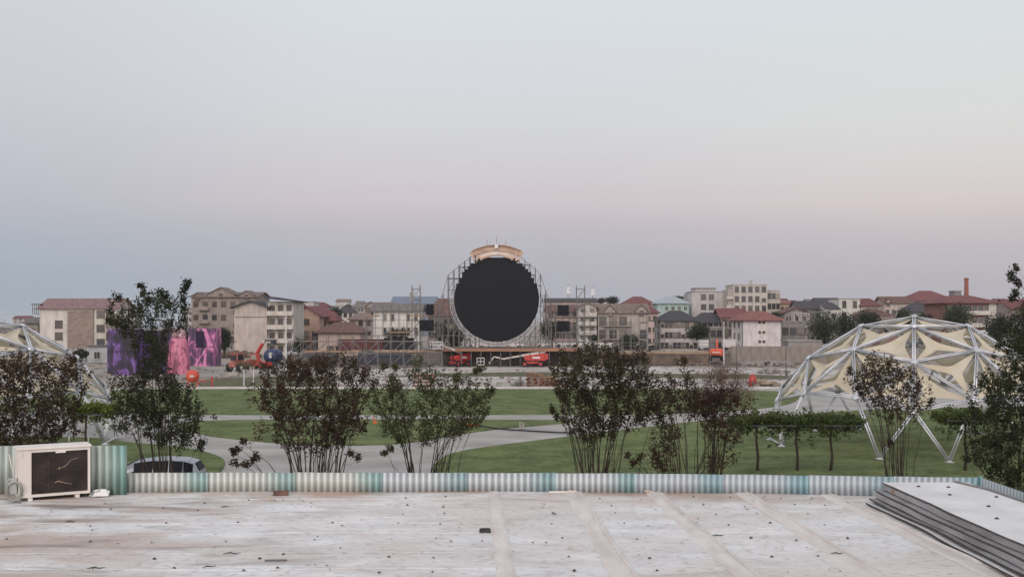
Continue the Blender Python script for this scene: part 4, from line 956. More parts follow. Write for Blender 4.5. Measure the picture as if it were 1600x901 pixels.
# fence band behind stage (dark netting)
# ================================================================ MACHINES
def wheel(t, x, y, r, w=.35, rim=WHITEM):
    o = MB().lathe([(r*.45,-w/2),(r*.92,-w/2),(r,-w/4),(r,w/4),(r*.92,w/2),(r*.45,w/2)], (0,0,0), 18, 'y').build('wheel', RUBBER, t); o.location = (x, y, r)
    MB().lathe([(.05,-w/2-.02),(r*.5,-w/2-.01),(r*.5,w/2+.01),(.05,w/2+.02)], (0,0,0), 12, 'y').build('rim', rim, o)
BOOMW = mat('boom_cream', srgb(196,186,180), srgb(166,158,152), scale=1, rough=.5)
def boom_lift(loc, rz, label, main, jib, basket, counter=1):
    t = thing('boom_lift', label, 'boom lift', loc, rz, 'red boom lifts at the stage')
    for x in (-1.35, 1.35):
        for y in (-.95, .95): wheel(t, x, y, .48, .36, REDP)
    MB().box((0,0,.72), (3.4,1.3,.34)).build('chassis', REDP, t, bevel=.06)
    MB().lathe([(.6,.88),(.6,1.05)], (0,0,0), 16).build('turntable', DSTEEL, t)
    ct = MB().prism([(-1.3,1.06),(-1.5,1.5),(-1.3,1.95),(.2,2.05),(1.9,2.35),(2.5,2.2),(2.6,1.4),(2.2,1.06)], -.8, -.22)
    ct.build('hood', REDP, t, bevel=.05); MB().prism([(-1.2,1.06),(-1.4,1.5),(-1.2,1.85),(.2,1.95),(1.9,2.2),(2.5,2.1),(2.6,1.4),(2.2,1.06)], .22, .8).build('hood', REDP, t, bevel=.05)
    MB().box((2.45,0,1.75), (.5,1.7,1.0)).build('counterweight', REDP, t, bevel=.12)
    MB().box((.6,-.82,1.6), (1.3,.02,.3)).build('stripe', WHITEM, t)
    (ax, az_), (bx_, bz) = main
    def beam(nm, a, b, w0, w1, m_):
        a = Vector((a[0],0,a[1])); b = Vector((b[0],0,b[1])); d = (b-a).normalized(); u = Vector((-d.z,0,d.x))
        vs = [a+u*w0/2+Vector((0,-w0/2,0)), a+u*w0/2+Vector((0,w0/2,0)), a-u*w0/2+Vector((0,w0/2,0)), a-u*w0/2+Vector((0,-w0/2,0)), b+u*w1/2+Vector((0,-w1/2,0)), b+u*w1/2+Vector((0,w1/2,0)), b-u*w1/2+Vector((0,w1/2,0)), b-u*w1/2+Vector((0,-w1/2,0))]
        MB().add(vs, [(0,1,2,3),(7,6,5,4),(0,4,5,1),(1,5,6,2),(2,6,7,3),(3,7,4,0)]).build(nm, m_, t)
    mid = (ax+(bx_-ax)*.55, az_+(bz-az_)*.55)
    beam('boom', (ax, az_), mid, .40, .40, BOOMW); beam('boom_extension', mid, (bx_, bz), .30, .26, BOOMW)
    p = (bx_, bz)
    for q in jib: beam('jib', p, q, .22, .18, BOOMW); p = q
    # basket cage
    bk = MB(); X, Z = basket; w, h = 1.25, 1.15
    for z in (Z, Z+h*.5, Z+h):
        bk.tube([(X-w/2,-.85,z),(X+w/2,-.85,z),(X+w/2,.85,z),(X-w/2,.85,z),(X-w/2,-.85,z)], .045, 5)
    for x in (X-w/2, X, X+w/2):
        for y in (-.85, .0, .85): bk.tube([(x,y,Z),(x,y,Z+h)], .04, 5)
    bk.span((X-w/2,-.85,Z-.06), (X+w/2,.85,Z+.0)); bk.build('basket', WHITEM, t)
    return t
dl = 181
def lx(px, d=dl): return (px-800)*d/F
c0_ = lx(832)
boom_lift((c0_, dl, .02), 0, 'red boom lift with its cream arm lowered to the left before the stage', ((lx(853)-c0_, 2.65), (lx(786)-c0_, 1.35)), [(lx(772)-c0_, 1.75), (lx(764)-c0_, .55)], (lx(751)-c0_, .35))
c1_ = lx(716)
b2 = boom_lift((c1_, dl+.5, .02), R(52), 'red boom lift seen from behind with its arm reaching up to the left', ((.8, 2.3), (-3.4, 3.5)), [(-4.4, 4.0), (-5.0, 3.4)], (-5.6, 3.2))
# telehandler, red
d = 172; tx_ = lx(404, d)
t = thing('telehandler', 'red telehandler with its arm raised up to the right beside the blue tank', 'telehandler', (tx_, d, .02), R(-25))
for x in (-1.3, 1.3):
    for y in (-.9, .9): wheel(t, x, y, .55, .4, REDP)
MB().prism([(-2.0,.6),(-2.1,1.4),(-.6,1.7),(.4,1.3),(2.1,1.15),(2.2,.6)], -.75, .75).build('body', REDP, t, bevel=.06)
MB().prism([(-1.2,1.5),(-1.1,2.5),(.1,2.55),(.5,1.3)], -.78, .0).build('cab', REDP, t, bevel=.05)
MB().prism([(-1.0,1.6),(-.95,2.35),(-.0,2.4),(.3,1.5)], -.80, -.781).build('cab_window', GLASS, t)
bm_ = MB(); 
def beam3(a, b, w, m_, nm, par_): 
    a = Vector(a); b = Vector(b); dd = b-a; o = MB().box((0,0,dd.length/2), (w,w,dd.length)).build(nm, m_, par_); o.location = a; o.rotation_euler = dd.to_track_quat('Z','Y').to_euler(); return o
beam3((-1.3,.4,1.5), (.5,.4,4.2), .42, REDP, 'boom', t); beam3((.5,.4,4.2), (1.0,.4,4.7), .32, BOOMW, 'boom_extension', t); beam3((1.0,.4,4.7), (2.6,.4,4.65), .3, DSTEEL, 'fork_carriage', t); MB().box((2.7,.4,4.4), (.25,1.3,.9)).build('bucket', DSTEEL, t)
# backhoe tractor, salmon
d = 163; tx_ = lx(374, d)
t = thing('wheel_loader', 'faded red wheel loader with a glazed cab facing the camera', 'loader', (tx_, d, .02), R(70))
PINKP = mat('faded_red_paint', srgb(158,98,90), srgb(128,80,74), scale=2, rough=.6)
for x, r_ in ((-1.2,.72), (1.3,.55)):
    for y in (-.95, .95): wheel(t, x, y, r_, .42, WHITEM)
MB().prism([(-2.0,.8),(-2.0,1.6),(.3,1.7),(2.0,1.45),(2.1,.8)], -.6, .6).build('hood', PINKP, t, bevel=.06)
MB().prism([(-1.5,1.71),(-1.4,2.9),(.2,2.9),(.5,1.71)], -.62, .62).build('cab', PINKP, t, bevel=.05)
MB().prism([(-1.3,1.85),(-1.25,2.7),(.05,2.7),(.28,1.85)], -.64, -.621).build('cab_window', GLASS, t); MB().prism([(-1.3,1.85),(-1.25,2.7),(.05,2.7),(.28,1.85)], .621, .64).build('cab_window', GLASS, t)
MB().box((-1.52,0,2.25), (.03,1.0,.8)).build('cab_window', GLASS, t)
MB().box((-.6,0,2.97), (1.9,1.4,.1)).build('roof', PINKP, t, bevel=.03)
for y in (-.5, .5): beam3((.4,y,1.5), (2.6,y,.55), .16, PINKP, 'arm', t)
MB().prismx([(-1.1,.1),(-1.1,.2),(1.1,.2),(1.1,.1)], 2.5, 3.2).prismx([(-1.1,.2),(-1.1,1.0),(1.1,1.0),(1.1,.2)], 2.5, 2.6).build('bucket', PINKP, t)
# excavator, orange-red, right
d = 196; tx_ = lx(1119, d)
t = thing('excavator', 'orange red excavator with cab and counterweight beside the concrete wall', 'excavator', (tx_, d, .5), R(80))
ORP = mat('orange_red_paint', srgb(196,84,62), srgb(160,66,50), scale=2, rough=.5)
MB().prism([(-1.9,0),(-2.1,.4),(-1.8,.8),(1.8,.8),(2.1,.4),(1.9,0)], -1.3, -.75).build('track', RUBBER, t, bevel=.04); MB().prism([(-1.9,0),(-2.1,.4),(-1.8,.8),(1.8,.8),(2.1,.4),(1.9,0)], .75, 1.3).build('track', RUBBER, t, bevel=.04)
MB().box((0,0,.75), (1.4,1.4,.5)).build('undercarriage', DSTEEL, t)
MB().prism([(-2.3,1.05),(-2.4,1.9),(-2.0,2.25),(.6,2.25),(1.2,1.9),(1.3,1.05)], -1.25, 1.25).build('body', ORP, t, bevel=.1)
MB().prism([(.0,2.26),(.1,3.1),(1.1,3.1),(1.4,2.0),(1.35,1.2),(1.0,2.26)], .3, 1.2).build('cab', DSTEEL, t, bevel=.05)
MB().box((-2.42,0,1.6), (.04,1.6,.25)).build('stripe', mat('cream_stripe', srgb(200,180,160), rough=.6), t)
beam3((1.0,-.2,1.6), (3.6,-.2,3.8), .35, ORP, 'boom', t); beam3((3.6,-.2,3.8), (4.8,-.2,1.4), .28, ORP, 'stick', t); MB().prism([(4.3,.5),(4.9,.3),(5.4,.9),(4.9,1.5)], -.7, .3).build('bucket', DSTEEL, t)
# blue tank on a cart
d = 176; X = lx(427, d)
t = thing('blue_tank', 'dark blue cylindrical water tank lying on its side on a low trailer', 'tank', (X, d, 0), R(-18))
BLU = mat('blue_tank_paint', srgb(38,54,98), srgb(28,38,70), scale=1, rough=.35, spec=.5)
MB().lathe([(.2,-1.5),(.95,-1.42),(1.15,-1.2),(1.18,0),(1.15,1.2),(.95,1.42),(.2,1.5)], (0,0,2.05), 24, 'y').build('tank', BLU, t, smooth=True)
for y in (-.7,.7): MB().lathe([(1.17,y-.06),(1.22,y-.05),(1.22,y+.05),(1.17,y+.06)], (0,0,2.05), 24, 'y').build('hoop', BLU, t)
MB().box((.3,-1.49,2.2), (.5,.04,.9)).build('end_mark', WHITEM, t)
MB().box((0,0,.75), (2.2,3.2,.2)).box((-.8,0,.95),(.2,3.0,.3)).box((.8,0,.95),(.2,3.0,.3)).build('trailer', DSTEEL, t)
for x in (-1.0, 1.0): 
    for y in (-.9,.9): wheel(t, x, y, .35, .25)
# red drum mixer at the far lawn corner
p = G(301, 606.5); 
t = thing('concrete_mixer', 'orange red drum mixer on a small stand at the corner of the far lawn', 'mixer', (p.x, p.y, .09), R(10))
MX = mat('mixer_orange', srgb(192,82,62), srgb(158,66,52), scale=3, rough=.5)
MB().lathe([(.25,-.75),(.55,-.62),(.72,-.2),(.74,.2),(.6,.6),(.42,.72),(.30,.72)], (0,0,1.35), 16, 'y').build('drum', MX, t, smooth=True)
MB().lathe([(.74,-.05),(.78,-.04),(.78,.04),(.74,.05)], (0,0,1.35), 16, 'y').build('gear_ring', MX, t)
MB().box((0,-.76,1.38), (.5,.03,.2)).build('plate', WHITEM, t)
fr = MB()
for s_ in (-1,1): fr.tube([(s_*.45,-.5,0),(s_*.55,0,1.0),(s_*.45,.5,0)], .05, 6)
fr.tube([(-.45,-.5,.1),(.45,-.5,.1)], .04, 5); fr.build('stand', MX, t); wheel(t, -.6, .3, .25, .12); wheel(t, .6, .3, .25, .12)
# red pipe hoops and hydrant post
p = G(316, 607); MB().tube([(-.55,0,0),(-.5,0,.45),(-.2,0,.85),(.2,0,.9),(.5,0,.75)], .07, 7).build('pipe_hoop', REDP).location = (p.x, p.y, .05)
o = bpy.data.objects['pipe_hoop']; tag(o, 'bent red pipe sticking out of the ground beside the drum mixer', 'pipe')
p = G(331, 607); t = thing('hydrant', 'thin red hydrant post at the edge of the far lawn', 'hydrant', (p.x, p.y, .05))
MB().lathe([(.16,0),(.16,.08),(.09,.1),(.09,1.1),(.13,1.15),(.13,1.3),(.03,1.42)], (0,0,0), 10).build('post', REDP, t); MB().tube([(-.22,0,.95),(.22,0,.95)], .055, 8).build('outlet', REDP, t)
# red fuel barrel right
p = G(1176, 604); t = thing('red_barrel_pump', 'red covered machine standing on the plaza near the right dome', 'machine', (p.x, p.y, .02))
MB().lathe([(.35,0),(.45,.1),(.5,.6),(.42,1.1),(.25,1.4),(.1,1.5)], (0,0,0), 10).build('cover', REDP, t, smooth=True); MB().box((0,-.42,.35),(.4,.2,.5)).build('engine', DSTEEL, t)
# ================================================================ POLES, PALLETS, RUBBLE
def pole(px, pt, pb, label, m_, r=.07, base=None, arm=False, name='lamp_post', cat='lamp post'):
    p = G(px, pb); t = thing(name, label, cat, (p.x, p.y, 0)); h = CAMZ-(pt-HZ)*p.y/F
    MB().tube([(0,0,0),(0,0,h*.5),(0,0,h)], [r,r*.85,r*.6], 8).build('pole', m_, t)
    MB().lathe([(r*1.8,0),(r*1.8,.08),(r*1.3,.3),(r*1.2,.6)], (0,0,0), 8).build('base', base or m_, t)
    if arm: MB().box((.0,-.25,h+.03), (.16,.6,.07)).build('lamp_head', m_, t, bevel=.02)
    return t
pole(447, 483, 600, 'tall slim white pole at the left end of the scaffold grid', WHITEM, .09, arm=True)
pole(1131, 503, 577, 'white lamp post with a dark foot behind the smoke bush', WHITEM, .09, DSTEEL, arm=True)
pole(1151, 537, 578, 'short dark lamp post beside the concrete wall', DSTEEL, .08, arm=True)
pole(1228, 537, 590, 'short dark lamp post left of the right dome', DSTEEL, .08, arm=True)
pole(987, 487, 549, 'thick pale concrete pole right of the stage handrail', mat('pale_pole', srgb(176,170,164), rough=.9), .24, name='utility_pole', cat='utility pole')
pole(931, 485, 547, 'pale concrete pole between the balcony house and the gabled house', mat('pale_pole2', srgb(166,160,154), rough=.9), .16, name='utility_pole', cat='utility pole')
for k, (px, lab) in enumerate(((381, 'left one of two young trees with white trunks on the dull lawn'), (396, 'right one of two young trees with white trunks on the dull lawn'))):
    p = G(px, 603-k*5); t = thing('young_tree', lab, 'tree', (p.x, p.y, 0), 0, 'young staked trees')
    MB().tube([(0,0,0),(.03,0,1.0),(0,0,2.1)], [.09,.07,.05], 7).build('trunk', WHITEM, t)
    rng = np.random.default_rng(k+60); c = rng.normal(size=(240,3))*np.array([.38,.38,.35])+np.array([0,0,2.5])
    o = bpy.data.objects.new('crown', leaf_mesh('crown', c, .09, foliage_mat('sapling_leaves', [(84,74,58),(98,92,66),(110,100,80)]))); COL.objects.link(o); o.parent = t
def pallets(px, py, n, w, label, seed, lean=0):
    rr_ = random.Random(seed); p = G(px, py); t = thing('pallet_stack', label, 'pallets', (p.x, p.y, .02), R(rr_.uniform(-15,15)))
    cols_ = [mat('pallet_wood', srgb(150,116,92), srgb(106,80,64), scale=3, rough=.95), mat('pallet_wood_red', srgb(140,90,72), srgb(96,62,52), scale=3, rough=.95)]
    for i in range(n):
        m_ = MB()
        for k in range(5): m_.span((-w/2, -.55+k*.26, .11), (w/2, -.43+k*.26, .14))
        for k in range(3): m_.span((-w/2+k*(w-.1)/2, -.55, .02), (-w/2+k*(w-.1)/2+.1, .6, .108))
        for k in range(2): m_.span((-w/2, -.5+k*.9, 0), (w/2, -.4+k*.9, .018))
        o = m_.build('pallet', cols_[rr_.random() < .5], t); o.location = (rr_.uniform(-.1,.1), rr_.uniform(-.1,.1), i*.145); o.rotation_euler = (0, rr_.uniform(-.03,.03)+(lean if i == n-1 else 0), rr_.uniform(-.2,.2))
    return t
pallets(836, 604, 11, 1.9, 'tallest stack of weathered pallets and boards on the plaza', 1, .12)
pallets(856, 604, 8, 1.6, 'lower reddish stack of pallets just right of the tallest stack', 2, -.2)
pallets(868, 602, 5, 1.4, 'smallest heap of pallets partly hidden by the tall dense shrub', 3, .3)
# orange crate of slats leaning
p = G(662, 604); t = thing('wooden_crate', 'open slatted wooden crate behind the sparse olive shrub', 'crate', (p.x, p.y, .02), R(5))
m_ = MB()
for z in (0,.45,.9,1.3): m_.box((0,-.5,z+.1), (2.4,.03,.13)); m_.box((0,.5,z+.1), (2.4,.03,.13))
for x in (-1.15,-.4,.4,1.15): m_.box((x,-.47,.75), (.1,.03,1.5)); m_.box((x,.47,.75), (.1,.03,1.5))
m_.build('slat', mat('pallet_wood_red', srgb(140,90,72)), t); MB().box((0,0,.06),(2.3,.9,.06)).build('floor_board', PLANK, t)
def rock_mesh(rs, r, m_=None):
    bm = bmesh.new(); bmesh.ops.create_icosphere(bm, subdivisions=2, radius=r)
    s = [rs.uniform(.7,1.3), rs.uniform(.7,1.2), rs.uniform(.45,.8)]
    for v in bm.verts: k = 1+rs.uniform(-.16,.16); v.co = Vector((v.co.x*s[0]*k, v.co.y*s[1]*k, v.co.z*s[2]*k))
    vs = [v.co.copy() for v in bm.verts]; fs = [tuple(v.index for v in f.verts) for f in bm.faces]; bm.free(); return vs, fs
def heap(name, label, cat, px0, px1, pb, h, n, m_, seed, r=(.2,.5), kind='stuff', dep=3):
    rs = random.Random(seed); mb = MB()
    for i in range(n):
        px = rs.uniform(px0, px1); p = G(px, pb+rs.uniform(-1.2,.0)); k = 1-abs(px-(px0+px1)/2)/((px1-px0)/2)
        vs, fs = rock_mesh(rs, rs.uniform(*r)); q = Vector((p.x, p.y+rs.uniform(0, dep), rs.uniform(0, h)*(.3+.7*k))); mb.add([v+q for v in vs], fs)
    o = mb.build(name, m_); tag(o, label, cat, None, kind); return o
RUB = mat('rubble_stone', srgb(142,136,132), srgb(98,92,88), scale=1.4, rough=.95, bump=.6, detail=8)
heap('rubble_heap', 'heap of pale broken stone at the foot of the concrete wall', 'rubble', 1165, 1240, 572, .8, 150, RUB, 1, (.25,.7))
heap('rubble_heap', 'low rubble heap in the gravel yard right of the lamp posts', 'rubble', 1192, 1225, 584, .7, 70, RUB, 2, (.2,.6))
heap('rubble_heap', 'grey stone heap on the plaza edge just left of the right dome', 'rubble', 1180, 1222, 605, .7, 90, mat('tan_stone', srgb(150,138,120), srgb(108,98,86), scale=1.4, rough=.95, detail=8), 3, (.2,.5))
heap('rubble_heap', 'small pile of wrapped grey stones left of the pallet stacks', 'rubble', 803, 820, 604, .7, 40, RUB, 4, (.2,.45))
heap('rubble_heap', 'scattered brown rubble and soil on the yard left of the excavator', 'rubble', 1010, 1110, 571, .3, 120, mat('brown_soil', srgb(112,96,86), srgb(82,70,62), scale=1.4, rough=.98), 5, (.2,.5))
heap('earth_bank', 'low brown earth bank between the white wall and the machines', 'soil', 332, 400, 559, 1.0, 110, mat('brown_soil', srgb(112,96,86)), 6, (.5,1.1))
for px, py, w, lab in ((752,604,2.2,'flat grey slab on the plaza behind the sparse shrub'),(785,604,1.5,'small dark plank lying on the plaza left of the pallets'),(358,587,2.6,'low grey concrete block on the gravel in front of the loader'),(392,583,2.6,'pale concrete block beside the telehandler')):
    p = G(px, py); o = MB().box((0,0,.28), (w,.8,.55)).build('concrete_block', CONC, bevel=.03); o.location = (p.x, p.y, .02); tag(o, lab, 'concrete block')
# black irrigation hose across the path
hp = [G(722,667), G(745,666.5), G(770,671), G(800,674), G(835,676), G(870,678), G(900,679)]
MB().tube([(p.x, p.y, .13) for p in hp], .06, 6).build('irrigation_hose', BLACKM, smooth=True); tag(bpy.data.objects['irrigation_hose'], 'black hose lying across the lawn and the curved path', 'hose')
p0 = G(737, 667); o = MB().tube([(-.5,0,.14),(.5,0,.14)], .07, 7).build('pipe_fitting', mat('orange_plastic', srgb(206,96,60), rough=.5)); o.location = (p0.x+.0, p0.y, .05); tag(o, 'orange pipe fitting at the end of the black hose', 'pipe fitting')
p0 = G(586, 663); t = thing('shovel', 'small orange handled tool sticking up from the middle lawn', 'tool', (p0.x, p0.y, .08)); MB().tube([(0,0,0),(-.12,0,.6)], .04, 6).build('handle', mat('orange_plastic', srgb(206,96,60)), t); MB().box((.0,0,.1), (.26,.06,.2)).build('blade', mat('orange_plastic', srgb(206,96,60)), t)
p0 = G(815, 670.5); t = thing('marker_box', 'small grey marker box on the path edge beside the black hose', 'box', (p0.x, p0.y, .05)); MB().box((-.11,0,.25), (.16,.2,.5)).box((.11,0,.22), (.16,.2,.44)).build('box', CONC, t)
for k, (px, h, lab) in enumerate(((108, 1.0, 'thin white stake near the left dome legs'),(138, 1.0, 'second thin white stake right of the first'))):
    p = G(px, 710); o = MB().tube([(0,0,0),(0,0,h)], .03, 5).build('stake', WHITEM); o.location = (p.x, p.y, .09); tag(o, lab, 'stake')

# broken boards, bags, pipes and lumps scattered over the yards: nobody could count them
cl_rs = random.Random(42); cm = MB()
for i in range(420):
    if cl_rs.random() < .5: px, py = cl_rs.uniform(140, 520), cl_rs.uniform(568, 600)
    elif cl_rs.random() < .6: px, py = cl_rs.uniform(900, 1260), cl_rs.uniform(566, 604)
    else: px, py = cl_rs.uniform(520, 900), cl_rs.uniform(573, 603)
    p = G(px, py); w_, d_, h_ = cl_rs.choice([(1.2,.2,.1),(.5,.4,.25),(.3,.3,.2),(2.2,.12,.08),(.8,.6,.3),(.25,.25,.5)])
    k = cl_rs.uniform(.5, 1.1); cm.box((p.x, p.y, h_*k/2+.02), (w_*k, d_*k, h_*k), rz=cl_rs.uniform(0, 3.1), ry=cl_rs.uniform(-.06,.06))
tag(cm.build('yard_debris', M_GRIT), None, None, None, 'stuff')
# ================================================================ PAINTED STAGE BANNERS
def nebula(name, seed, base):
    m = bpy.data.materials.new(name); m.use_nodes = True; t = m.node_tree; nn = t.nodes; ll = t.links; b = nn['Principled BSDF']; b.inputs['Roughness'].default_value = .45
    tcn = nn.new('ShaderNodeTexCoord'); mp = nn.new('ShaderNodeMapping'); mp.inputs['Location'].default_value = (seed*3.1, seed, seed*1.7); mp.inputs['Scale'].default_value = (.42,.42,.22); ll.new(tcn.outputs['Object'], mp.inputs[0])
    n = nn.new('ShaderNodeTexNoise'); n.inputs['Scale'].default_value = 1.2; n.inputs['Detail'].default_value = 5; n.inputs['Distortion'].default_value = 1.5; ll.new(mp.outputs[0], n.inputs[0])
    r = nn.new('ShaderNodeValToRGB'); cr = r.color_ramp; 
    while len(cr.elements) < len(base): cr.elements.new(.5)
    for i, (e, (p, c)) in enumerate(zip(cr.elements, base)): e.position = p; e.color = srgb(*c)
    ll.new(n.outputs[0], r.inputs[0]); ll.new(r.outputs[0], b.inputs['Base Color']); return m
PUR = nebula('purple_print', 1, [(.25,(20,14,28)),(.44,(30,20,42)),(.54,(52,32,74)),(.62,(112,80,148)),(.70,(36,24,50))])
MAG = nebula('magenta_print', 4, [(.25,(42,30,52)),(.42,(62,40,72)),(.51,(128,64,112)),(.57,(206,130,170)),(.7,(66,40,78))])
PNK = nebula('pink_print', 7, [(.25,(84,40,60)),(.42,(124,58,84)),(.53,(190,112,140)),(.60,(136,62,90)),(.7,(70,34,60))])
def banner_box(px0, px1, pt, pb, label, m_, folds=6, depth=3.5, opening=None, rz=0):
    p = G((px0+px1)/2, pb); d = p.y; w = (px1-px0)*d/F; h = CAMZ-(pt-HZ)*d/F
    t = thing('printed_stage_block', label, 'stage block', (p.x, p.y, 0), rz)
    n = 36; vs = []
    for i in range(n+1):
        x = -w/2+w*i/n; y = -.10+.06*math.sin(i/n*folds*2*math.pi)
        for k in range(7): vs.append((x, y+.03*math.sin(k*2+i*.7), h*k/6))
    fs = [(i*7+k, (i+1)*7+k, (i+1)*7+k+1, i*7+k+1) for i in range(n) for k in range(6)]
    MB().add(vs, fs).build('printed_cloth', m_, t, smooth=True)
    MB().span((-w/2, .0, 0), (w/2, depth, h-.03)).build('block', m_, t)
    for z in (h*.52,): MB().tube([(-w/2,-.2,z),(w/2,-.2,z)], .04, 5).build('batten', BLACKM, t)
    if opening:
        a, b, c, e = opening; MB().span((-w/2+w*a, -.24, h*c), (-w/2+w*b, -.2, h*e)).build('dark_opening', mat('opening_cloth', srgb(40,26,52), rough=.9), t)
    return t
banner_box(168, 212, 514, 586, 'tall block wrapped in dark purple nebula print, leftmost behind the shrub', PUR)
banner_box(214, 257, 516, 583, 'dark purple printed block hidden behind the tall left shrub', PUR, depth=4)
banner_box(294, 337, 513, 572, 'purple and magenta printed block with a square dark opening', MAG, opening=(.3,.58,.50,.93))
# pink draped dome figure
p = G(279, 584); d = p.y
t = thing('pink_draped_cone', 'bulging pink printed cone with a frilly white top between the purple blocks', 'stage prop', (p.x, p.y, 0))
hh = CAMZ-(512-HZ)*d/F; wr = 17.5*d/F
prof = [(wr*1.0,0),(wr*.98,hh*.25),(wr*.9,hh*.5),(wr*.74,hh*.7),(wr*.5,hh*.84),(wr*.2,hh*.90)]
n = 48; vs = []; fs = []
for r_, z in prof:
    for j in range(n): a = 2*math.pi*j/n; q = r_*(1+.05*math.sin(a*12+z)); vs.append((q*math.cos(a), q*math.sin(a)*.7, z))
for i in range(len(prof)-1):
    for j in range(n): fs.append((i*n+j, i*n+(j+1)%n, (i+1)*n+(j+1)%n, (i+1)*n+j))
fs.append(tuple(range((len(prof)-1)*n, len(prof)*n)))
MB().add(vs, fs).build('drape', PNK, t, smooth=True)
rs = np.random.default_rng(5); rng = rs; q = rs.normal(size=(260,3)); q /= np.linalg.norm(q, axis=1, keepdims=True); q = q*np.array([wr*.55, wr*.45, hh*.13])+np.array([0,0,hh*.85])
o = bpy.data.objects.new('frill', leaf_mesh('frill', q, .26, mat('frill_white', srgb(206,190,192), srgb(160,120,124), scale=2, rough=.8))); COL.objects.link(o); o.parent = t
# ================================================================ BUILDINGS
_wm = {}
def win_meshes(w, h, fm_, sill=True):
    k = (round(w,2), round(h,2), fm_.name)
    if k not in _wm:
        fr = MB(); f = .08
        fr.span((-w/2-f,-.06,-f),(w/2+f,.02,0)).span((-w/2-f,-.06,h),(w/2+f,.02,h+f)).span((-w/2-f,-.06,0.001),(-w/2,.02,h-.001)).span((w/2,-.06,.001),(w/2+f,.02,h-.001))
        if w > .9: fr.span((-.03,-.05,.002),(.03,.0,h-.002))
        fr.span((-w/2-.15,-.16,-f-.06),(w/2+.15,.02,-f-.002))
        pn = MB().span((-w/2+.001,-.012,.003),(w/2-.001,.015,h-.003))
        _wm[k] = (fr.mesh('window', fm_), pn.mesh('pane', GLASS))
    return _wm[k]
def add_window(par_, x, y, z, w, h, fm_, rz=0):
    a, b = win_meshes(w, h, fm_)
    o = bpy.data.objects.new('window', a); COL.objects.link(o); o.parent = par_; o.location = (x, y, z); o.rotation_euler[2] = rz
    p = bpy.data.objects.new('pane', b); COL.objects.link(p); p.parent = o
def building(label, px0, px1, pe, d, wall, roof=('flat',), rows=2, cols=3, dep=10, yaw=0, ww=1.1, wh=1.3, fm_=None, skip=(), balc=(), cat='house', name='house', group=None, side=1, dormers=(), chim=(), zb=0, winz=.9, band_=None, pat=None, vary=0):
    """front face spans px0..px1 with eaves at photo row pe, at distance d"""
    fm_ = fm_ or FRAMED
    xm = ((px0+px1)/2-800)*d/F; w = (px1-px0)*d/F; H = CAMZ-(pe-HZ)*d/F
    t = thing(name, label, cat, (xm, d, zb), R(yaw), group); H -= zb
    MB().span((-w/2, 0, 0), (w/2, dep, H)).build('wall', wall, t)
    if band_: MB().span((-w/2-.05, -.05, H*.0), (w/2+.05, .04-.045, H*.08)).build('plinth', band_, t)
    kind = roof[0]
    if kind == 'flat':
        m_ = MB().span((-w/2-.2,-.2,H),(w/2+.2,dep+.2,H+.25)); m_.build('roof', roof[1] if len(roof) > 1 else CONC, t)
    else:
        rm_, pr = roof[1], roof[2]; ov = roof[3] if len(roof) > 3 else .7
        hr_ = CAMZ-(pr-HZ)*(d+dep/2)/F-zb-H; hr_ = max(.5, hr_); x0, x1 = -w/2-ov, w/2+ov; y0, y1 = -ov, dep+ov; drop = ov*hr_/(dep/2+ov)
        if kind == 'gable_x':
            MB().prismx([(y0,H-.05),(dep/2,H+hr_),(y1,H-.05),(y1,H-.25),(dep/2,H+hr_-.25),(y0,H-.25)], x0, x1).build('roof', rm_, t)
            MB().prismx([(0,H),(dep,H),(dep/2,H+hr_-.26)], -w/2, w/2).build('gable_wall', wall, t)
        elif kind == 'gable_y':
            MB().prism([(x0,H-.05),(0,H+hr_),(x1,H-.05),(x1,H-.25),(0,H+hr_-.25),(x0,H-.25)], y0, y1).build('roof', rm_, t)
            MB().prism([(-w/2,H),(w/2,H),(0,H+hr_-.26)], 0, dep).build('gable_wall', wall, t)
        elif kind == 'hip':
            k_ = min(w*.42, dep*.5); v_ = [(x0,y0,H-.1),(x1,y0,H-.1),(x1,y1,H-.1),(x0,y1,H-.1),(x0+k_,dep/2,H+hr_),(x1-k_,dep/2,H+hr_),(x0,y0,H-.28),(x1,y0,H-.28),(x1,y1,H-.28),(x0,y1,H-.28)]
            MB().add(v_, [(0,1,5,4),(1,2,5),(2,3,4,5),(3,0,4),(0,6,7,1),(1,7,8,2),(2,8,9,3),(3,9,6,0),(9,8,7,6)]).build('roof', rm_, t)
        elif kind == 'shed':
            MB().prismx([(y0,H-.05),(y1,H+hr_),(y1,H+hr_-.25),(y0,H-.25)], x0, x1).build('roof', rm_, t)
            MB().prismx([(0,H-.04),(dep,H-.04),(dep,H+hr_-.3)], -w/2, w/2).build('gable_wall', wall, t)
    fh = H/max(1, rows); n_ = 0; rsb = random.Random(hash(label) % 1000 if False else len(label)*7+int(px0))
    for r_ in range(rows):
        for c_ in range(cols):
            if (r_, c_) in skip: continue
            x = -w/2+w*(c_+.5)/cols; 
            hh_ = wh
            if vary and rsb.random() < vary: hh_ = wh*.6
            if any(b[0] == r_ and b[1] <= (c_+.5)/cols <= b[2] for b in balc): hh_ = min(fh-.5, 2.1); zz = r_*fh+.15
            else: zz = r_*fh+winz
            if zz+hh_ > H-.15: hh_ = H-.2-zz
            if hh_ < .4: continue
            add_window(t, x, 0, zz, min(ww, w/cols*.75), hh_, fm_); n_ += 1
    if side:       # windows in the side walls too
        for r_ in range(rows):
            for yy in (dep*.3, dep*.7):
                hh_ = min(wh, H-.2-(r_*fh+winz))
                if hh_ > .4:
                    add_window(t, -w/2, yy, r_*fh+winz, 1.0, hh_, fm_, -math.pi/2); add_window(t, w/2, yy, r_*fh+winz, 1.0, hh_, fm_, math.pi/2)
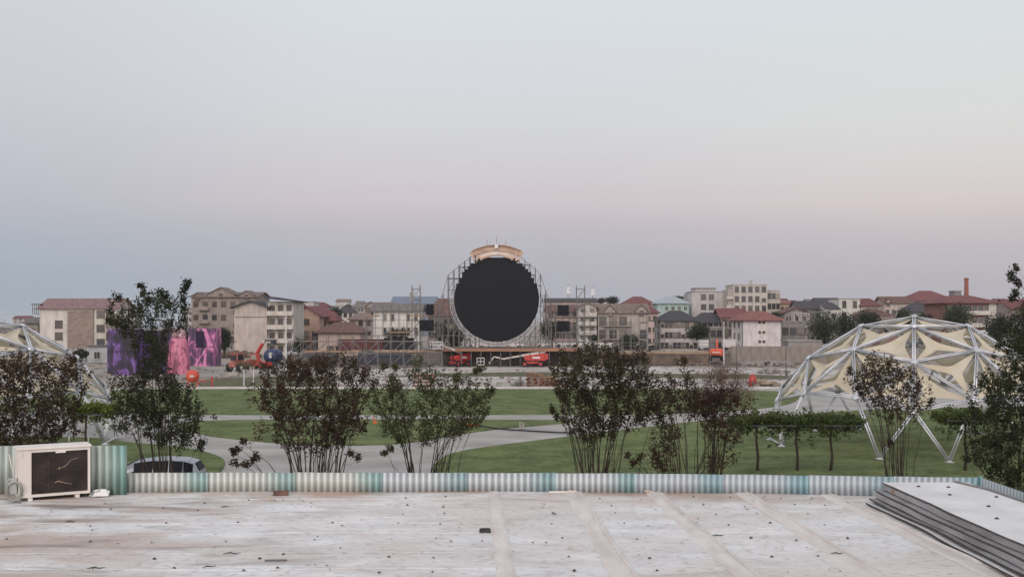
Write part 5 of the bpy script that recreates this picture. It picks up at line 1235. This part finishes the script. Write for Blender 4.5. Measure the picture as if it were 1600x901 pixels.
    for b in balc:
        r_, a, e = b[:3]; z = r_*fh; x0, x1 = -w/2+w*a, -w/2+w*e; bd = 1.3
        bo_ = MB().span((x0,-bd,z-.12),(x1,-.002,z+.05)).build('balcony', b[3] if len(b) > 3 else wall, t)
        rl_ = MB()
        if len(b) > 4:
            rl_.span((x0,-bd-.03,z+.05),(x1,-bd+.05,z+.95))
        else:
            rl_.span((x0,-bd,z+.92),(x1,-bd+.06,z+1.0)); nb_ = int((x1-x0)/.22)
            for i in range(nb_+1): xx = x0+(x1-x0-.04)*i/nb_; rl_.span((xx,-bd+.01,z+.05),(xx+.04,-bd+.05,z+.92))
        rl_.build('railing', b[4] if len(b) > 4 else FRAMED, bo_)
    for (fx, fw, fz, fh_) in dormers:    # front gables: x fraction, width fraction, base z fraction of H, height m
        x = -w/2+w*fx; hw = w*fw/2
        do = MB().prism([(x-hw,H-.4),(x+hw,H-.4),(x+hw,H+fz),(x,H+fz+fh_),(x-hw,H+fz)], -.25, dep*.45).build('front_gable', wall, t)
        if kind != 'flat': MB().prism([(x-hw-.3,H+fz-.15),(x,H+fz+fh_+.05),(x+hw+.3,H+fz-.15),(x+hw+.3,H+fz+.03),(x,H+fz+fh_+.28),(x-hw-.3,H+fz+.03)], -.6, dep*.47).build('gable_roof', roof[1], do)
        add_window(do, x, -.25, H+fz-1.0, .9, 1.1, fm_)
    for (fx, hz_, cw, m_) in chim:
        x = -w/2+w*fx; top_ = H+hz_; c = MB().span((x-cw/2, dep*.4, H-.5), (x+cw/2, dep*.4+cw, top_)); c.span((x-cw/2-.06, dep*.4-.06, top_+.001), (x+cw/2+.06, dep*.4+cw+.06, top_+.12)); c.build('chimney', m_, t)
    # roof aerial
    return t
pl = plaster
T_RED = tiles(122,76,76); T_DRED = tiles(112,70,70); T_ORR = tiles(138,92,84); T_DK = tiles(72,70,74); T_GRY = tiles(120,112,110); T_BRN = tiles(112,84,76); T_TAN = tiles(128,112,104)
M_SHEET = tiles(140,112,112, 'faded_metal_roof')
BR = mat('brick_wall', srgb(162,112,92), srgb(128,86,72), scale=2, rough=.95, detail=8)
BRD = mat('brick_wall_red', srgb(138,98,90), srgb(114,82,77), scale=2, rough=.95, detail=8)
RAWB = mat('raw_block_wall', srgb(138,124,116), srgb(112,100,94), scale=1, rough=.95, detail=9, stretch=(1,1,3))
# --- left group
b = building('long apartment house with a faded red metal roof, leftmost building', 62, 182, 481, 240, pl(190,182,176), ('gable_x', M_SHEET, 466, .6), 4, 6, 11, skip=[(r, c) for r in range(4) for c in (0,2,3)]+[(0,1),(3,1)], ww=1.6, wh=1.6, balc=((3,.9,1.02),), cat='apartment building', name='apartment_building')
K2 = 240/F
MB().span((-60*K2+44*K2, -.25, 0), (-60*K2+85*K2, -.01, 10.1)).build('unplastered_wall', RAWB, b)
MB().span((-60*K2+86*K2, -.22, 0), (-60*K2+104*K2, -.01, 10.7)).build('yellowed_wall', pl(180,174,158), b)
for z in (2.2, 5.4, 8.6): add_window(b, -60*K2+96*K2, -.23, z, 1.7, 1.5, FRAMED)
bx = MB().span((-60*K2-2.2, 1, 9.3), (-60*K2-.01, 9, 9.5)); bo_ = bx.build('balcony', pl(150,140,132), b); rb = MB()
for i in range(9): rb.span((-60*K2-2.15, 1+i, 9.5), (-60*K2-2.05, 1.08+i, 11.6))
rb.span((-60*K2-2.2,1,10.5),(-60*K2-2.1,9,10.6)); rb.span((-60*K2-2.4,.8,11.6),(-60*K2,9.2,11.75)); rb.build('railing', FRAMED, bo_)
building('small grey shed roofed building at the far left behind the dome', -40, 30, 521, 300, pl(120,116,112), ('hip', T_GRY, 512, .5), 1, 3, 8, name='shed', cat='shed')
building('low canopy roofed annex left of the leftmost apartment house', 40, 60, 503, 248, pl(140,132,124), ('hip', T_GRY, 495, .8), 2, 1, 6, name='annex', cat='annex')
GB = pl(140,124,116)
building('large grey brown apartment block with shallow gabled roofs behind the tall left shrub', 299, 400, 463, 285, GB, ('gable_x', T_TAN, 456, .7), 4, 7, 16, ww=1.2, wh=1.3, balc=((1,.12,.28,GB,GB),(2,.12,.28,GB,GB),(3,.12,.28,GB,GB)), dormers=((.10,.16,.0,.9),(.46,.42,.6,1.7),(.85,.22,.3,1.1)), skip=[(r, 4) for r in range(3)], cat='apartment building', name='apartment_building', side=0)
# beige block: blank gable side plus balconied facade
b = building('beige apartment block with a blank gable wall and stacked cream balconies', 366, 417, 480, 236, pl(180,164,154), ('gable_y', T_DK, 470, .9), 4, 2, 14, skip=[(r, c) for r in range(4) for c in range(2)], cat='apartment building', name='apartment_building', side=0, yaw=0)
K3 = 236/F
wz = (457-417)*K3; WB = pl(190,180,168)
MB().span((25.5*K3+.001, 1.0, 0), (25.5*K3+wz, 13, 12.2)).build('facade_wall', WB, b)
for r_ in range(4):
    z = r_*3.05
    bo_ = MB().span((25.5*K3+.05, -.6, z-.15), (25.5*K3+wz, .99, z+.05)).span((25.5*K3+.05, -.6, z+.051), (25.5*K3+wz, -.5, z+.85)).build('balcony', WB, b)
    rl_ = MB(); 
    for i in range(12): x = 25.5*K3+.1+i*(wz-.2)/11; rl_.span((x-.03,-.56,z+.86),(x+.03,-.5,z+2.9) if i % 4 == 0 else (x+.03,-.5,z+1.05))
    rl_.build('railing', WB, bo_)
    for i in range(3): add_window(b, 25.5*K3+wz*(i+.5)/3, 1.0, z+.15, 1.0, 2.0, FRAMED)
MB().prism([(25.5*K3-.5,12.9),(25.5*K3+wz+.8,12.1),(25.5*K3+wz+.8,12.35),(25.5*K3-.5,13.4)], -1.2, 13.5).build('side_roof', T_DK, b)
MB().span((-25.5*K3+.0, -.06, 8.6),(25.5*K3,-.001,8.75)).build('string_course', FRAMED, b)
for z in (2.8,6.2,9.2): 
    bo_ = MB().span((-25.5*K3-1.0,3,z),(-25.5*K3-.002,6,z+.15)).build('balcony', FRAMED, b); MB().span((-25.5*K3-1.0,3,z+.151),(-25.5*K3-.9,6,z+1.1)).build('railing', FRAMED, bo_)
ORW = pl(172,132,112)
building('orange house with a steep red roof and recessed balcony', 457, 500, 494, 262, ORW, ('gable_y', T_RED, 478, .8), 3, 3, 14, skip=[(0,0),(1,0),(2,0),(2,2)], balc=((1,.5,1.0,ORW),), ww=1.5, wh=1.4, dormers=(), yaw=-8)
building('right wing of the orange house under a lower red roof', 500, 523, 500, 266, ORW, ('hip', T_RED, 486, .8), 3, 2, 9, balc=((1,.0,1.0,ORW),), ww=1.1)
building('low tan house under a broad brown hipped roof behind the left scaffold', 497, 563, 518, 240, pl(176,150,136), ('hip', T_BRN, 503, 1.0), 1, 5, 12, ww=1.8, wh=1.2, skip=[(0,0),(0,4)])
building('grey roofed house half hidden right of the orange house', 545, 582, 498, 300, pl(146,132,124), ('hip', T_TAN, 488, .7), 3, 3, 10)
building('pale block with a flat roof rising behind the orange house', 472, 490, 472, 330, pl(178,172,170), ('flat',), 4, 1, 9, ww=1.0, side=0)
building('dim mauve roofed building on the skyline behind the orange house', 486, 512, 478, 420, pl(150,140,142), ('hip', T_DRED, 472, .6), 4, 3, 9, side=0)
building('dark roofed house between the beige block and the orange house', 455, 474, 484, 320, pl(140,132,128), ('hip', T_DK, 473, .6), 3, 2, 9, side=0)
building('small white house far behind with a dark slate roof', 527, 552, 487, 380, pl(182,180,178), ('hip', T_DK, 478, .5), 4, 3, 9, side=0)
building('distant pale flat block on the skyline', 533, 552, 477, 560, pl(176,174,176), ('flat',), 6, 4, 9, side=0, cat='block', name='apartment_building')
building('distant off white apartment slab on the skyline', 515, 530, 478, 620, pl(184,180,178), ('flat',), 6, 3, 9, side=0, cat='block', name='apartment_building')
building('distant narrow white building left of the grey roofed row', 553, 568, 480, 540, pl(176,172,172), ('gable_x', T_GRY, 475), 5, 3, 9, side=0)
building('grey roofed row building with a pointed front gable', 570, 612, 481, 330, pl(150,142,140), ('gable_x', T_TAN, 472, .5), 4, 5, 9, side=0, dormers=((.2,.3,.2,1.6),))
building('white three storey house with paired narrow windows behind the left scaffold', 583, 656, 485, 262, pl(204,200,192), ('gable_x', T_GRY, 474, .8), 3, 6, 10, ww=.8, wh=1.7, fm_=FRAME, skip=[(r, c) for r in range(3) for c in (0,3)])
b = building('blue steel warehouse with a low ridge on the skyline left of the round screen', 610, 680, 474, 560, mat('blue_cladding', srgb(104,112,130), srgb(92,100,116), scale=.3, rough=.6), ('gable_x', mat('blue_roof', srgb(98,108,126), rough=.5), 463, .3), 1, 1, 30, skip=[(0,0)], side=0, cat='warehouse', name='warehouse')
MB().span((-2.2, 5, 10), (-.2, 7, CAMZ+(500-456)*560/F)).build('chimney', CONC, b)
building('brown roofed house just left of the round screen behind scaffolding', 668, 712, 492, 250, pl(132,120,112), ('hip', T_BRN, 466, .6), 3, 4, 10)
# --- right group
CRM = pl(182,174,164)
building('long building with a dark flat roof line right behind the round screen', 850, 932, 470, 330, pl(160,142,136), ('gable_x', T_DK, 465.5, .6), 4, 8, 12, side=0, cat='apartment building', name='apartment_building')
building('cream house with three stacked balconies right of the round screen', 904, 932, 480, 262, CRM, ('gable_y', T_TAN, 472, .6), 5, 2, 10, balc=((1,.0,1.0,CRM,CRM),(2,0,1,CRM,CRM),(3,.0,1.0,CRM,CRM),(4,0,1,CRM,CRM)), ww=1.0, wh=1.6, side=0)
building('pink grey house partly hidden behind the right screens', 856, 903, 486, 270, pl(172,148,140), ('gable_x', T_BRN, 476, .6), 4, 5, 10, side=0, balc=((2,.1,.9),))
b = building('beige grey three storey house with two front gables right of the stage', 934, 1013, 488, 262, pl(160,148,140), ('gable_x', T_TAN, 474, .6), 3, 5, 12, ww=1.7, wh=1.9, dormers=((.24,.22,.3,1.5),(.86,.24,.3,1.5)), balc=((2,.08,.66),(1,.08,.9)), skip=[(r,3) for r in range(3)])
building('red roofed house on the skyline behind the gabled house', 977, 1020, 473, 400, pl(176,124,112), ('hip', T_RED, 463, .8), 4, 4, 12, side=0)
building('pinkish house under a lower red roof beside the mint building', 1000, 1028, 488, 330, pl(178,150,142), ('hip', T_DRED, 478, .8), 3, 3, 10, side=0)
building('mint green building with a pale hipped metal roof', 1027, 1076, 473, 380, pl(140,174,170), ('hip', mat('pale_metal_roof', srgb(146,156,162), rough=.5), 463, .8), 4, 5, 12, skip=[(3,0)], side=0, fm_=FRAME)
b = building('pale grey tower block with chamfered left side and flat roof', 1081, 1130, 456, 390, pl(176,170,170), ('flat',), 5, 4, 14, skip=[(r, c) for r in range(5) for c in (0,3)], ww=1.8, wh=1.9, side=0, cat='tower block', name='tower_block')
K4 = 390/F
MB().slab([(-24.5*K4,.0),(-24.5*K4,13),(-28.5*K4,13),(-28.5*K4,4)], 0, CAMZ+(500-458)*K4).build('chamfered_wall', pl(158,158,166), b)
MB().span((-17*K4,3,CAMZ+44*K4+.26),(15*K4,12,CAMZ+50*K4)).build('rooftop_storey', pl(170,166,168), b)
MB().span((-18*K4,2.5,CAMZ+50*K4),(16*K4,12.5,CAMZ+50.8*K4+.1)).build('canopy', CONC, b)
b = building('white house with a dark tiled roof and many small windows before the tower', 1032, 1090, 500, 270, pl(178,170,166), ('hip', T_DK, 485, .8), 3, 9, 12, ww=.8, wh=1.3, vary=.3)
building('right wing of the dark roofed white house', 1088, 1132, 503, 276, pl(150,144,142), ('hip', T_DK, 488, .8), 3, 5, 10, ww=1.0, balc=((2,.1,.9),))
building('unfinished grey house beside the dark tree', 1110, 1138, 512, 258, pl(132,126,122), ('flat',), 2, 3, 9, ww=1.5, wh=1.6)
YB = pl(178,170,160)
b = building('tall beige apartment block with arched windows on the skyline', 1146, 1199, 445, 380, YB, ('flat', pl(186,172,156)), 6, 5, 14, ww=1.4, wh=1.9, side=0, cat='apartment building', name='apartment_building', skip=[(r,1) for r in range(3)], chim=((.62,1.6,.7,CONC),), vary=.25)
K5 = 380/F
MB().span((-26.5*K5-1.7,.8,0),(-26.5*K5-.002,12,CAMZ+(500-452)*K5)).build('side_wing', pl(168,156,144), b)
for i in range(4): 
    z = 6.0+i*3.2; bo_ = MB().span((-26.5*K5-2.4,-.3,z),(-26.5*K5-.1,.79,z+.15)).build('balcony', YB, b); MB().span((-26.5*K5-2.4,-.3,z+.151),(-26.5*K5-.1,-.2,z+1.0)).build('railing', YB, bo_)
building('lower right part of the tall beige block with arched windows', 1199, 1219, 454, 384, YB, ('flat', pl(186,172,156)), 5, 3, 12, ww=1.3, wh=1.9, side=0, cat='apartment building', name='apartment_building')
building('orange yellow house right of the tall beige block', 1219, 1247, 474, 400, pl(186,156,124), ('gable_x', T_ORR, 469, .6), 4, 4, 10, side=0)
b = building('plain white gable house with paired porthole windows and an orange red roof', 1160, 1221, 499, 240, pl(204,194,196), ('hip', T_ORR, 485.5, 1.0), 3, 1, 12, skip=[(0,0),(1,0),(2,0)], side=1)
K6 = 240/F
pm = MB().lathe([(.02,-.03),(.30,-.03),(.30,.02),(.02,.02)], (0,0,0), 14, 'y').mesh('window', GLASS); pf = MB().lathe([(.30,-.05),(.36,-.05),(.36,.03),(.30,.03)], (0,0,0), 14, 'y').mesh('window_frame', FRAMED)
for py in (503.5, 519, 533.5):
    for px in (1187, 1193.5):
        o = bpy.data.objects.new('window', pm); COL.objects.link(o); o.parent = b; o.location = ((px-1190.5)*K6, 0, CAMZ-(py-HZ)*K6); q = bpy.data.objects.new('window_frame', pf); COL.objects.link(q); q.parent = o
for x in (-30.6, 30.6): MB().tube([(x*K6,-.12,0),(x*K6,-.12,8)], .09, 6).build('drainpipe', DSTEEL, b)
building('house under a long red roof left of the plain white house', 1128, 1166, 495, 275, pl(170,152,146), ('gable_x', T_RED, 481.5, .8), 3, 4, 10, ww=1.2, balc=((2,.1,.9),))
building('dark roofed grey house behind the unfinished concrete house', 1226, 1262, 488, 300, pl(142,134,130), ('gable_y', T_BRN, 480, .8), 3, 3, 10, side=0)
b = building('unfinished grey concrete house with an open framed top floor', 1221, 1258, 503, 252, pl(128,122,120), ('flat',), 2, 3, 9, ww=1.7, wh=1.5)
K7 = 252/F; fr = MB(); zt0 = CAMZ-(503-HZ)*K7+.26; zt1 = CAMZ-(490-HZ)*K7
for x in (1241, 1252, 1264): 
    for y in (0, 5): fr.span(((x-1239.5)*K7-.12, y, zt0), ((x-1239.5)*K7+.12, y+.2, zt1))
fr.span((1.5*K7-.2,-.05,zt1),(24.5*K7+.2,5.3,zt1+.2)); fr.build('open_frame', FRAME, b)
building('dark slate roofed long house on the right skyline', 1247, 1300, 482, 360, pl(126,122,122), ('gable_x', T_DK, 470, .6), 3, 6, 11, side=0)
building('small dark roofed house on the skyline left of the pale cube house', 1278, 1312, 474, 430, pl(150,142,138), ('gable_x', T_DK, 465, .6), 3, 3, 10, side=0)
building('pale greenish cube house with tall slit windows', 1311, 1344, 467, 350, pl(186,186,176), ('flat',), 4, 2, 12, ww=1.2, wh=2.2, side=0, skip=[(r,0) for r in range(2)])
building('house with a steep white gable wall beside the pale cube house', 1294, 1312, 482, 345, pl(182,180,176), ('shed', T_DK, 472, .4), 3, 1, 9, side=0)
building('red roofed house right of the pale cube house', 1345, 1376, 477, 350, pl(170,150,142), ('hip', T_DRED, 466, .8), 3, 3, 10, side=0)
building('low house under a broad dark red roof among the right hand trees', 1350, 1392, 492, 300, pl(168,154,144), ('hip', T_BRN, 482, .9), 2, 4, 10, side=0)
building('brown roofed house with a pale gable on the right skyline', 1382, 1420, 473, 380, pl(176,158,148), ('gable_x', T_BRN, 463, .8), 3, 4, 10, side=0, dormers=((.15,.2,.0,1.6),))
building('large house with a wide red hipped roof on the right skyline', 1424, 1492, 469, 420, pl(186,170,156), ('hip', T_RED, 454, 1.0), 4, 7, 16, side=0)
building('dark blue grey roofed house in front of the wide red roof', 1424, 1470, 486, 330, pl(148,146,148), ('hip', T_DK, 471, .8), 3, 5, 11, side=0)
b = building('brick apartment house with a red hipped roof and glazed top floor', 1480, 1556, 472, 270, BRD, ('hip', T_RED, 461, 1.4), 4, 8, 15, ww=1.5, wh=1.7, fm_=FRAME, balc=((3,.0,.9,CRM,CRM),(2,.45,.8,CRM,CRM),(1,.45,.8,CRM,CRM)), side=0, cat='apartment building', name='apartment_building', band_=CONC)
MB().span((26*270/F, -.3, 0), (38*270/F, -.002, CAMZ+(500-474)*270/F)).build('pale_bay', CRM, b)
d = 262; t = thing('brick_chimney', 'tall slender brick chimney above the red hipped roof', 'chimney', ((1510-800)*(d+24)/F, d+24, 0))
dd = d+24; hz1 = CAMZ+(500-434)*dd/F
MB().lathe([(.8,0),(.52,hz1-1),(.52,hz1-.6),(.6,hz1-.55),(.6,hz1-.1),(.4,hz1)], (0,0,0), 14).build('shaft', mat('chimney_brick', srgb(140,90,76), srgb(116,76,66), scale=2, rough=.95), t)
building('small rooftop hut left of the chimney', 1492, 1502, 455, 300, pl(120,120,124), ('flat',), 1, 1, 4, skip=[(0,0)], side=0, name='water_tank_hut', cat='hut')
building('pale house with a brown roof at the right edge of the skyline', 1557, 1590, 476, 310, pl(172,160,150), ('hip', T_BRN, 467, .8), 3, 3, 11, side=0)
building('house under a dull red roof beyond the right edge shrub', 1580, 1640, 482, 280, pl(166,150,140), ('gable_x', T_DRED, 467, .8), 3, 5, 11, side=0)
building('low pink walled house among the trees behind the right dome', 1380, 1412, 503, 262, pl(152,110,104), ('gable_x', T_TAN, 494, .8), 2, 4, 9, side=0)
building('low pale shed with a flat roof behind the right dome', 1318, 1352, 512, 245, pl(160,150,142), ('flat',), 1, 4, 7, side=0, name='shed', cat='shed')
building('long low grey shed along the wall left of the right dome', 1232, 1282, 533, 222, pl(140,134,130), ('flat',), 1, 5, 6, side=0, name='shed', cat='shed')
building('small white tent roofed pavilion right of the right dome apex', 1535, 1590, 527, 235, pl(200,196,192), ('gable_y', mat('tent_white', srgb(214,210,206), rough=.7), 516, .8), 1, 2, 8, side=0, name='pavilion', cat='pavilion')
# faint far skyline blocks
far_rs = random.Random(11); k = 0
labs = [(20,44,497,'far pale low block at the left horizon'),(190,214,488,'far pale block glimpsed left of the tall shrub crown'),(284,300,484,'far grey block between the tall left shrub and the grey brown apartments'),(690,712,470,'far grey block behind the left scaffold steps'),(556,566,474,'tiny far block with a pale face'),(938,958,469,'far flat block on the skyline right of the small tower'),(1220,1232,470,'far pale block beside the orange yellow house'),(1376,1386,470,'far narrow block between two brown roofs'),(1262,1280,471,'far low white block behind the slate roof'),(1560,1575,470,'far pale block right of the brick apartment house'),(525,545,471,'far long white block above the slate roofed house'),(1130,1142,482,'far small dark house left of the tall beige block')]
for x0, x1, pe, lab in labs:
    c = far_rs.choice([(176,172,174),(160,156,160),(186,180,176)]); building(lab, x0, x1, pe, far_rs.uniform(480, 640), pl(*c), ('gable_x', far_rs.choice([T_GRY, T_DRED, T_TAN]), pe-4, .4), 4, 3, 9, side=0)
# ================================================================ WALLS, FENCES, CONTAINERS, VEHICLES IN THE YARD
def panel_wall(label, px0, pb0, px1, pb1, h, n, m_, cat='wall'):
    a = G(px0, pb0); b = G(px1, pb1); d_ = b-a; t = thing('concrete_wall', label, cat, a, math.atan2(d_.y, d_.x)); L_ = d_.length; s = L_/n
    pm_ = MB().span((.1,-.04,0),(s-.1,.04,h)).span((.1,-.07,h),(s-.1,.07,h+.08)).mesh('wall_panel', m_); qm = MB().span((-.1,-.1,0),(.1,.1,h+.15)).mesh('post', m_)
    for i in range(n):
        o = bpy.data.objects.new('wall_panel', pm_); COL.objects.link(o); o.parent = t; o.location = (i*s, 0, 0)
    for i in range(n+1):
        o = bpy.data.objects.new('post', qm); COL.objects.link(o); o.parent = t; o.location = (i*s, 0, 0)
W_GR = mat('grey_precast', srgb(136,128,122), srgb(112,106,100), scale=.8, rough=.95, detail=8, stretch=(1,1,.4))
panel_wall('long grey precast concrete wall right of the excavator', 1143, 566, 1330, 567, 3.0, 12, W_GR)
panel_wall('grey precast concrete wall seen through the right dome', 1335, 560, 1640, 558, 2.6, 18, W_GR)
panel_wall('low white washed wall in front of the beige apartment block', 350, 553, 462, 550, 2.2, 10, pl(190,184,178))
panel_wall('low pale wall below the leftmost apartment house', 60, 556, 168, 556, 1.6, 9, pl(150,146,142))
panel_wall('long dark fence panels behind the stage yard', 690, 553, 1000, 553, 1.5, 26, mat('dark_fence', srgb(84,78,76), srgb(64,60,58), scale=.6, rough=.95))
crate(137, 167, 541, 566, 196, 'pale grey site office container with a dark window beside the purple block', mat('pale_container', srgb(166,168,172), srgb(146,148,152), scale=1, rough=.6), name='site_office', cat='site office', ribs=12, depth=3)
t = [o for o in bpy.data.objects if o.name.startswith('site_office')][-1]
add_window(t, 0, -.1, .9, 1.0, 1.2, FRAME); MB().span((-1.95,-.5,SZ(541,196)+.051),(1.95,3.2,SZ(541,196)+.2)).build('roof', DSTEEL, t)
crate(112, 134, 548, 566, 200, 'grey open sided shed left of the site office', mat('grey_tarp', srgb(130,136,134), rough=.8), name='store_shed', cat='shed', ribs=5)
def van(px, pb, label, rz=0, col=(196,192,190), s=1.):
    p = G(px, pb); t = thing('parked_van', label, 'van', (p.x, p.y, 0), rz, 'white vans and trailers parked behind the stage')
    m_ = mat('van_white_%d'%col[0], srgb(*col), srgb(*[int(c*.88) for c in col]), rough=.45, scale=1)
    MB().prism([(-2.9,.45),(-2.9,1.2),(-2.3,1.35),(-1.7,2.25),(-1.2,2.45),(2.8,2.45),(2.9,2.2),(2.9,.45)], -1, 1).build('body', m_, t, bevel=.08)
    MB().prism([(-2.15,1.4),(-1.65,2.15),(-.9,2.15),(-.9,1.4)], -1.02, -1.001).build('window', GLASS, t); MB().prism([(-2.15,1.4),(-1.65,2.15),(-.9,2.15),(-.9,1.4)], 1.001, 1.02).build('window', GLASS, t)
    MB().box((1.2,-1.01,1.75), (1.2,.02,.5)).build('window', GLASS, t)
    for x in (-1.9, 1.8):
        for y in (-.85,.85): wheel(t, x, y, .36, .24)
for px, pb, lab, c in ((851,552,'white van parked just right of the round screen',(196,190,188)),(881,551,'white van with its nose behind the tall dense shrub',(188,184,184)),(906,551.5,'off white van behind the tall dense shrub top',(200,196,192)),(940,551,'white van farthest right in the row behind the stage',(196,194,194)),(700,552,'white van behind the left boom lift',(184,180,178)),(745,553,'grey white van under the left part of the round screen',(176,172,172)),(804,553,'pale van under the right part of the round screen',(186,182,180)),(596,552.5,'pale van behind the left scaffold grid',(176,176,176))):
    van(px, pb, lab, R(random.uniform(-6,6)), c)
for px, pb, lab, c in ((1046,548,'reddish car parked behind the right handrail',(150,92,88)),(1072,548,'grey car parked behind the right handrail',(120,120,124)),(1020,548,'dark car parked behind the right handrail',(84,84,88)),(463,556,'pale car parked at the left end of the scaffold grid',(160,160,162)),(1255,553,'dark car in front of the long low grey shed',(76,78,84)),(1098,548,'white car beside the excavator',(186,184,182))):
    p = G(px, pb); car((p.x, p.y, 0), R(random.uniform(-8,8)), mat('car_%d_%d'%(c[0], c[2]), srgb(*c), rough=.35, metal=.2), lab, 'cars parked in the far yard')
crate(1093, 1107, 531, 542, 226, 'white box trailer left of the excavator', pl(196,192,190), name='box_trailer', cat='trailer', ribs=3)
crate(1131, 1150, 530, 542, 226, 'white box trailer right of the excavator', pl(194,188,186), name='box_trailer', cat='trailer', ribs=3)
# aerial masts
def mast(px, pt, pb, d, label):
    t = thing('antenna_mast', label, 'antenna', ((px-800)*d/F, d, 0)); z0 = 0; z1 = CAMZ-(pt-HZ)*d/F; m_ = MB()
    for a in range(3): c, s = math.cos(a*2.09)*.45, math.sin(a*2.09)*.45; m_.tube([(c,s,z0),(c*.7,s*.7,z1)], .09, 5)
    z = 2; 
    while z < z1-1: m_.tube([(.4,0,z),(-.2,.35,z+1.2),(-.2,-.35,z+2.4)], .06, 4); z += 2.4
    m_.build('lattice', STEEL, t)
    for z in (z1-1.4, z1-2.8): MB().box((0,-.7,z), (1.3,.25,1.3)).build('antenna_panel', WHITEM, t)
mast(888, 445, 466, 420, 'lattice antenna mast left of the small scaffold tower'); mast(926, 448, 468, 430, 'lattice antenna mast right of the small scaffold tower')
# ================================================================ FAR TREES
def far_tree(px, pt, pb, w, d, label, m_, seed, dens=1.0):
    rs = np.random.default_rng(seed); s = d/F; x = (px-800)*s; zt_ = CAMZ-(pt-HZ)*s; zb_ = max(1.2, CAMZ-(pb-HZ)*s); ww_ = w*s/2; H = zt_-zb_
    t = thing('leafy_tree', label, 'tree', (x, d, 0), 0, 'trees between the far houses')
    n = int(26*dens*max(1, (w/20))); blobs = []
    for i in range(n):
        u = rs.normal(size=3); u /= np.linalg.norm(u); r_ = rs.uniform(.35, .82); blobs.append(np.array([u[0]*ww_*r_, u[1]*ww_*.8*r_, zb_+H*.5+u[2]*H*.45*r_]))
    B = np.array(blobs); sg = min(ww_, H/2)*.26
    c = np.repeat(B, 46, 0)+rs.normal(size=(len(B)*46, 3))*sg
    global rng; rng = rs
    o = bpy.data.objects.new('crown', leaf_mesh('crown', c, max(.22, 1.0*s), m_)); COL.objects.link(o); o.parent = t
    tk = MB().tube([(0,0,0),(.1,0,zb_*.6),(0,.1,zb_+H*.4)], [.28,.22,.1], 7)
    for b_ in B[::4]: tk.tube([(0,0,zb_*.8), ((b_[0])*.5, b_[1]*.5, (b_[2]+zb_)/2), tuple(b_)], [.12,.08,.03], 4, False)
    tk.build('trunk', TRUNK, t)
FT = foliage_mat('far_tree_leaves', [(44,52,40),(58,66,48),(70,76,56)]); FTD = foliage_mat('far_tree_dark', [(34,40,34),(44,52,40),(54,60,46)])
for i, a in enumerate([
 (1290,484,536,58,232,'broad green tree right of the unfinished house',FT),(1322,487,530,40,240,'dark tree behind the left shoulder of the right dome',FTD),(1358,482,520,38,250,'dark green tree in front of the broad dark red roof',FTD),
 (1412,482,512,30,256,'green tree behind the top of the right dome',FT),(1494,471,520,52,232,'tall green tree in front of the brick apartment house',FT),(1560,486,540,44,226,'dark tree beyond the right side of the right dome',FTD),(1600,470,550,50,222,'tall dark tree at the right edge behind the shrub',FTD),
 (1092,506,533,36,238,'round dark tree in front of the dark roofed white house',FTD),(350,512,548,30,222,'dark bushy tree beside the beige block gable wall',FTD),(1212,484,500,14,300,'small green tree right of the orange red roof',FT),
 (958,463,476,26,430,'far dark tree on the skyline right of the antenna masts',FTD),(940,466,474,18,450,'small far tree on the skyline beside the antenna mast',FTD),(524,478,500,20,330,'dark green tree between the orange house and the grey roofed house',FTD),
 (545,476,488,14,500,'small far tree on the skyline right of the orange house',FT),(622,512,536,40,226,'green bushes behind the left scaffold planks',FT),(690,486,548,24,205,'green tree behind the left scaffold steps',FT),(712,508,546,34,206,'dark green tree under the left side of the round screen',FT),
 (927,522,534,14,236,'small dark bush in front of the cream balconied house',FTD),(862,498,530,34,228,'grey green tree behind the right side of the round screen',FT),(1060,462,468,24,600,'far low tree on the skyline behind the mint building',FT),
 (0,500,530,26,330,'small dark tree at the far left edge',FTD),(52,510,548,30,260,'dark bush left of the leftmost apartment house',FTD),(125,545,568,26,190,'green bush behind the left dome and the store shed',FT),(1440,486,512,30,280,'dark tree behind the right dome near the pale shed',FTD),(1242,470,486,14,380,'small dark tree left of the slate roofed house',FTD),
 (290,500,545,30,260,'dark tree behind the pink cone',FTD),(466,530,552,20,225,'low bush under the orange house',FT),(985,520,545,30,232,'low green shrub in front of the two gabled house',FT)]):
    far_tree(*a, seed=200+i)
# ================================================================ HAZE
hm_ = bpy.data.materials.new('haze_air'); hm_.use_nodes = True; tt = hm_.node_tree; tt.nodes.clear(); oo = tt.nodes.new('ShaderNodeOutputMaterial'); pv = tt.nodes.new('ShaderNodeVolumePrincipled')
pv.inputs['Density'].default_value = .00013; pv.inputs['Color'].default_value = (.93,.93,.97,1); pv.inputs['Anisotropy'].default_value = .2; tt.links.new(pv.outputs[0], oo.inputs['Volume'])
hz_o = MB().span((-4050, -75, -1.0), (4050, 5560, 27)).build('haze', hm_); hz_o['kind'] = 'stuff'; hz_o.display_type = 'BOUNDS'
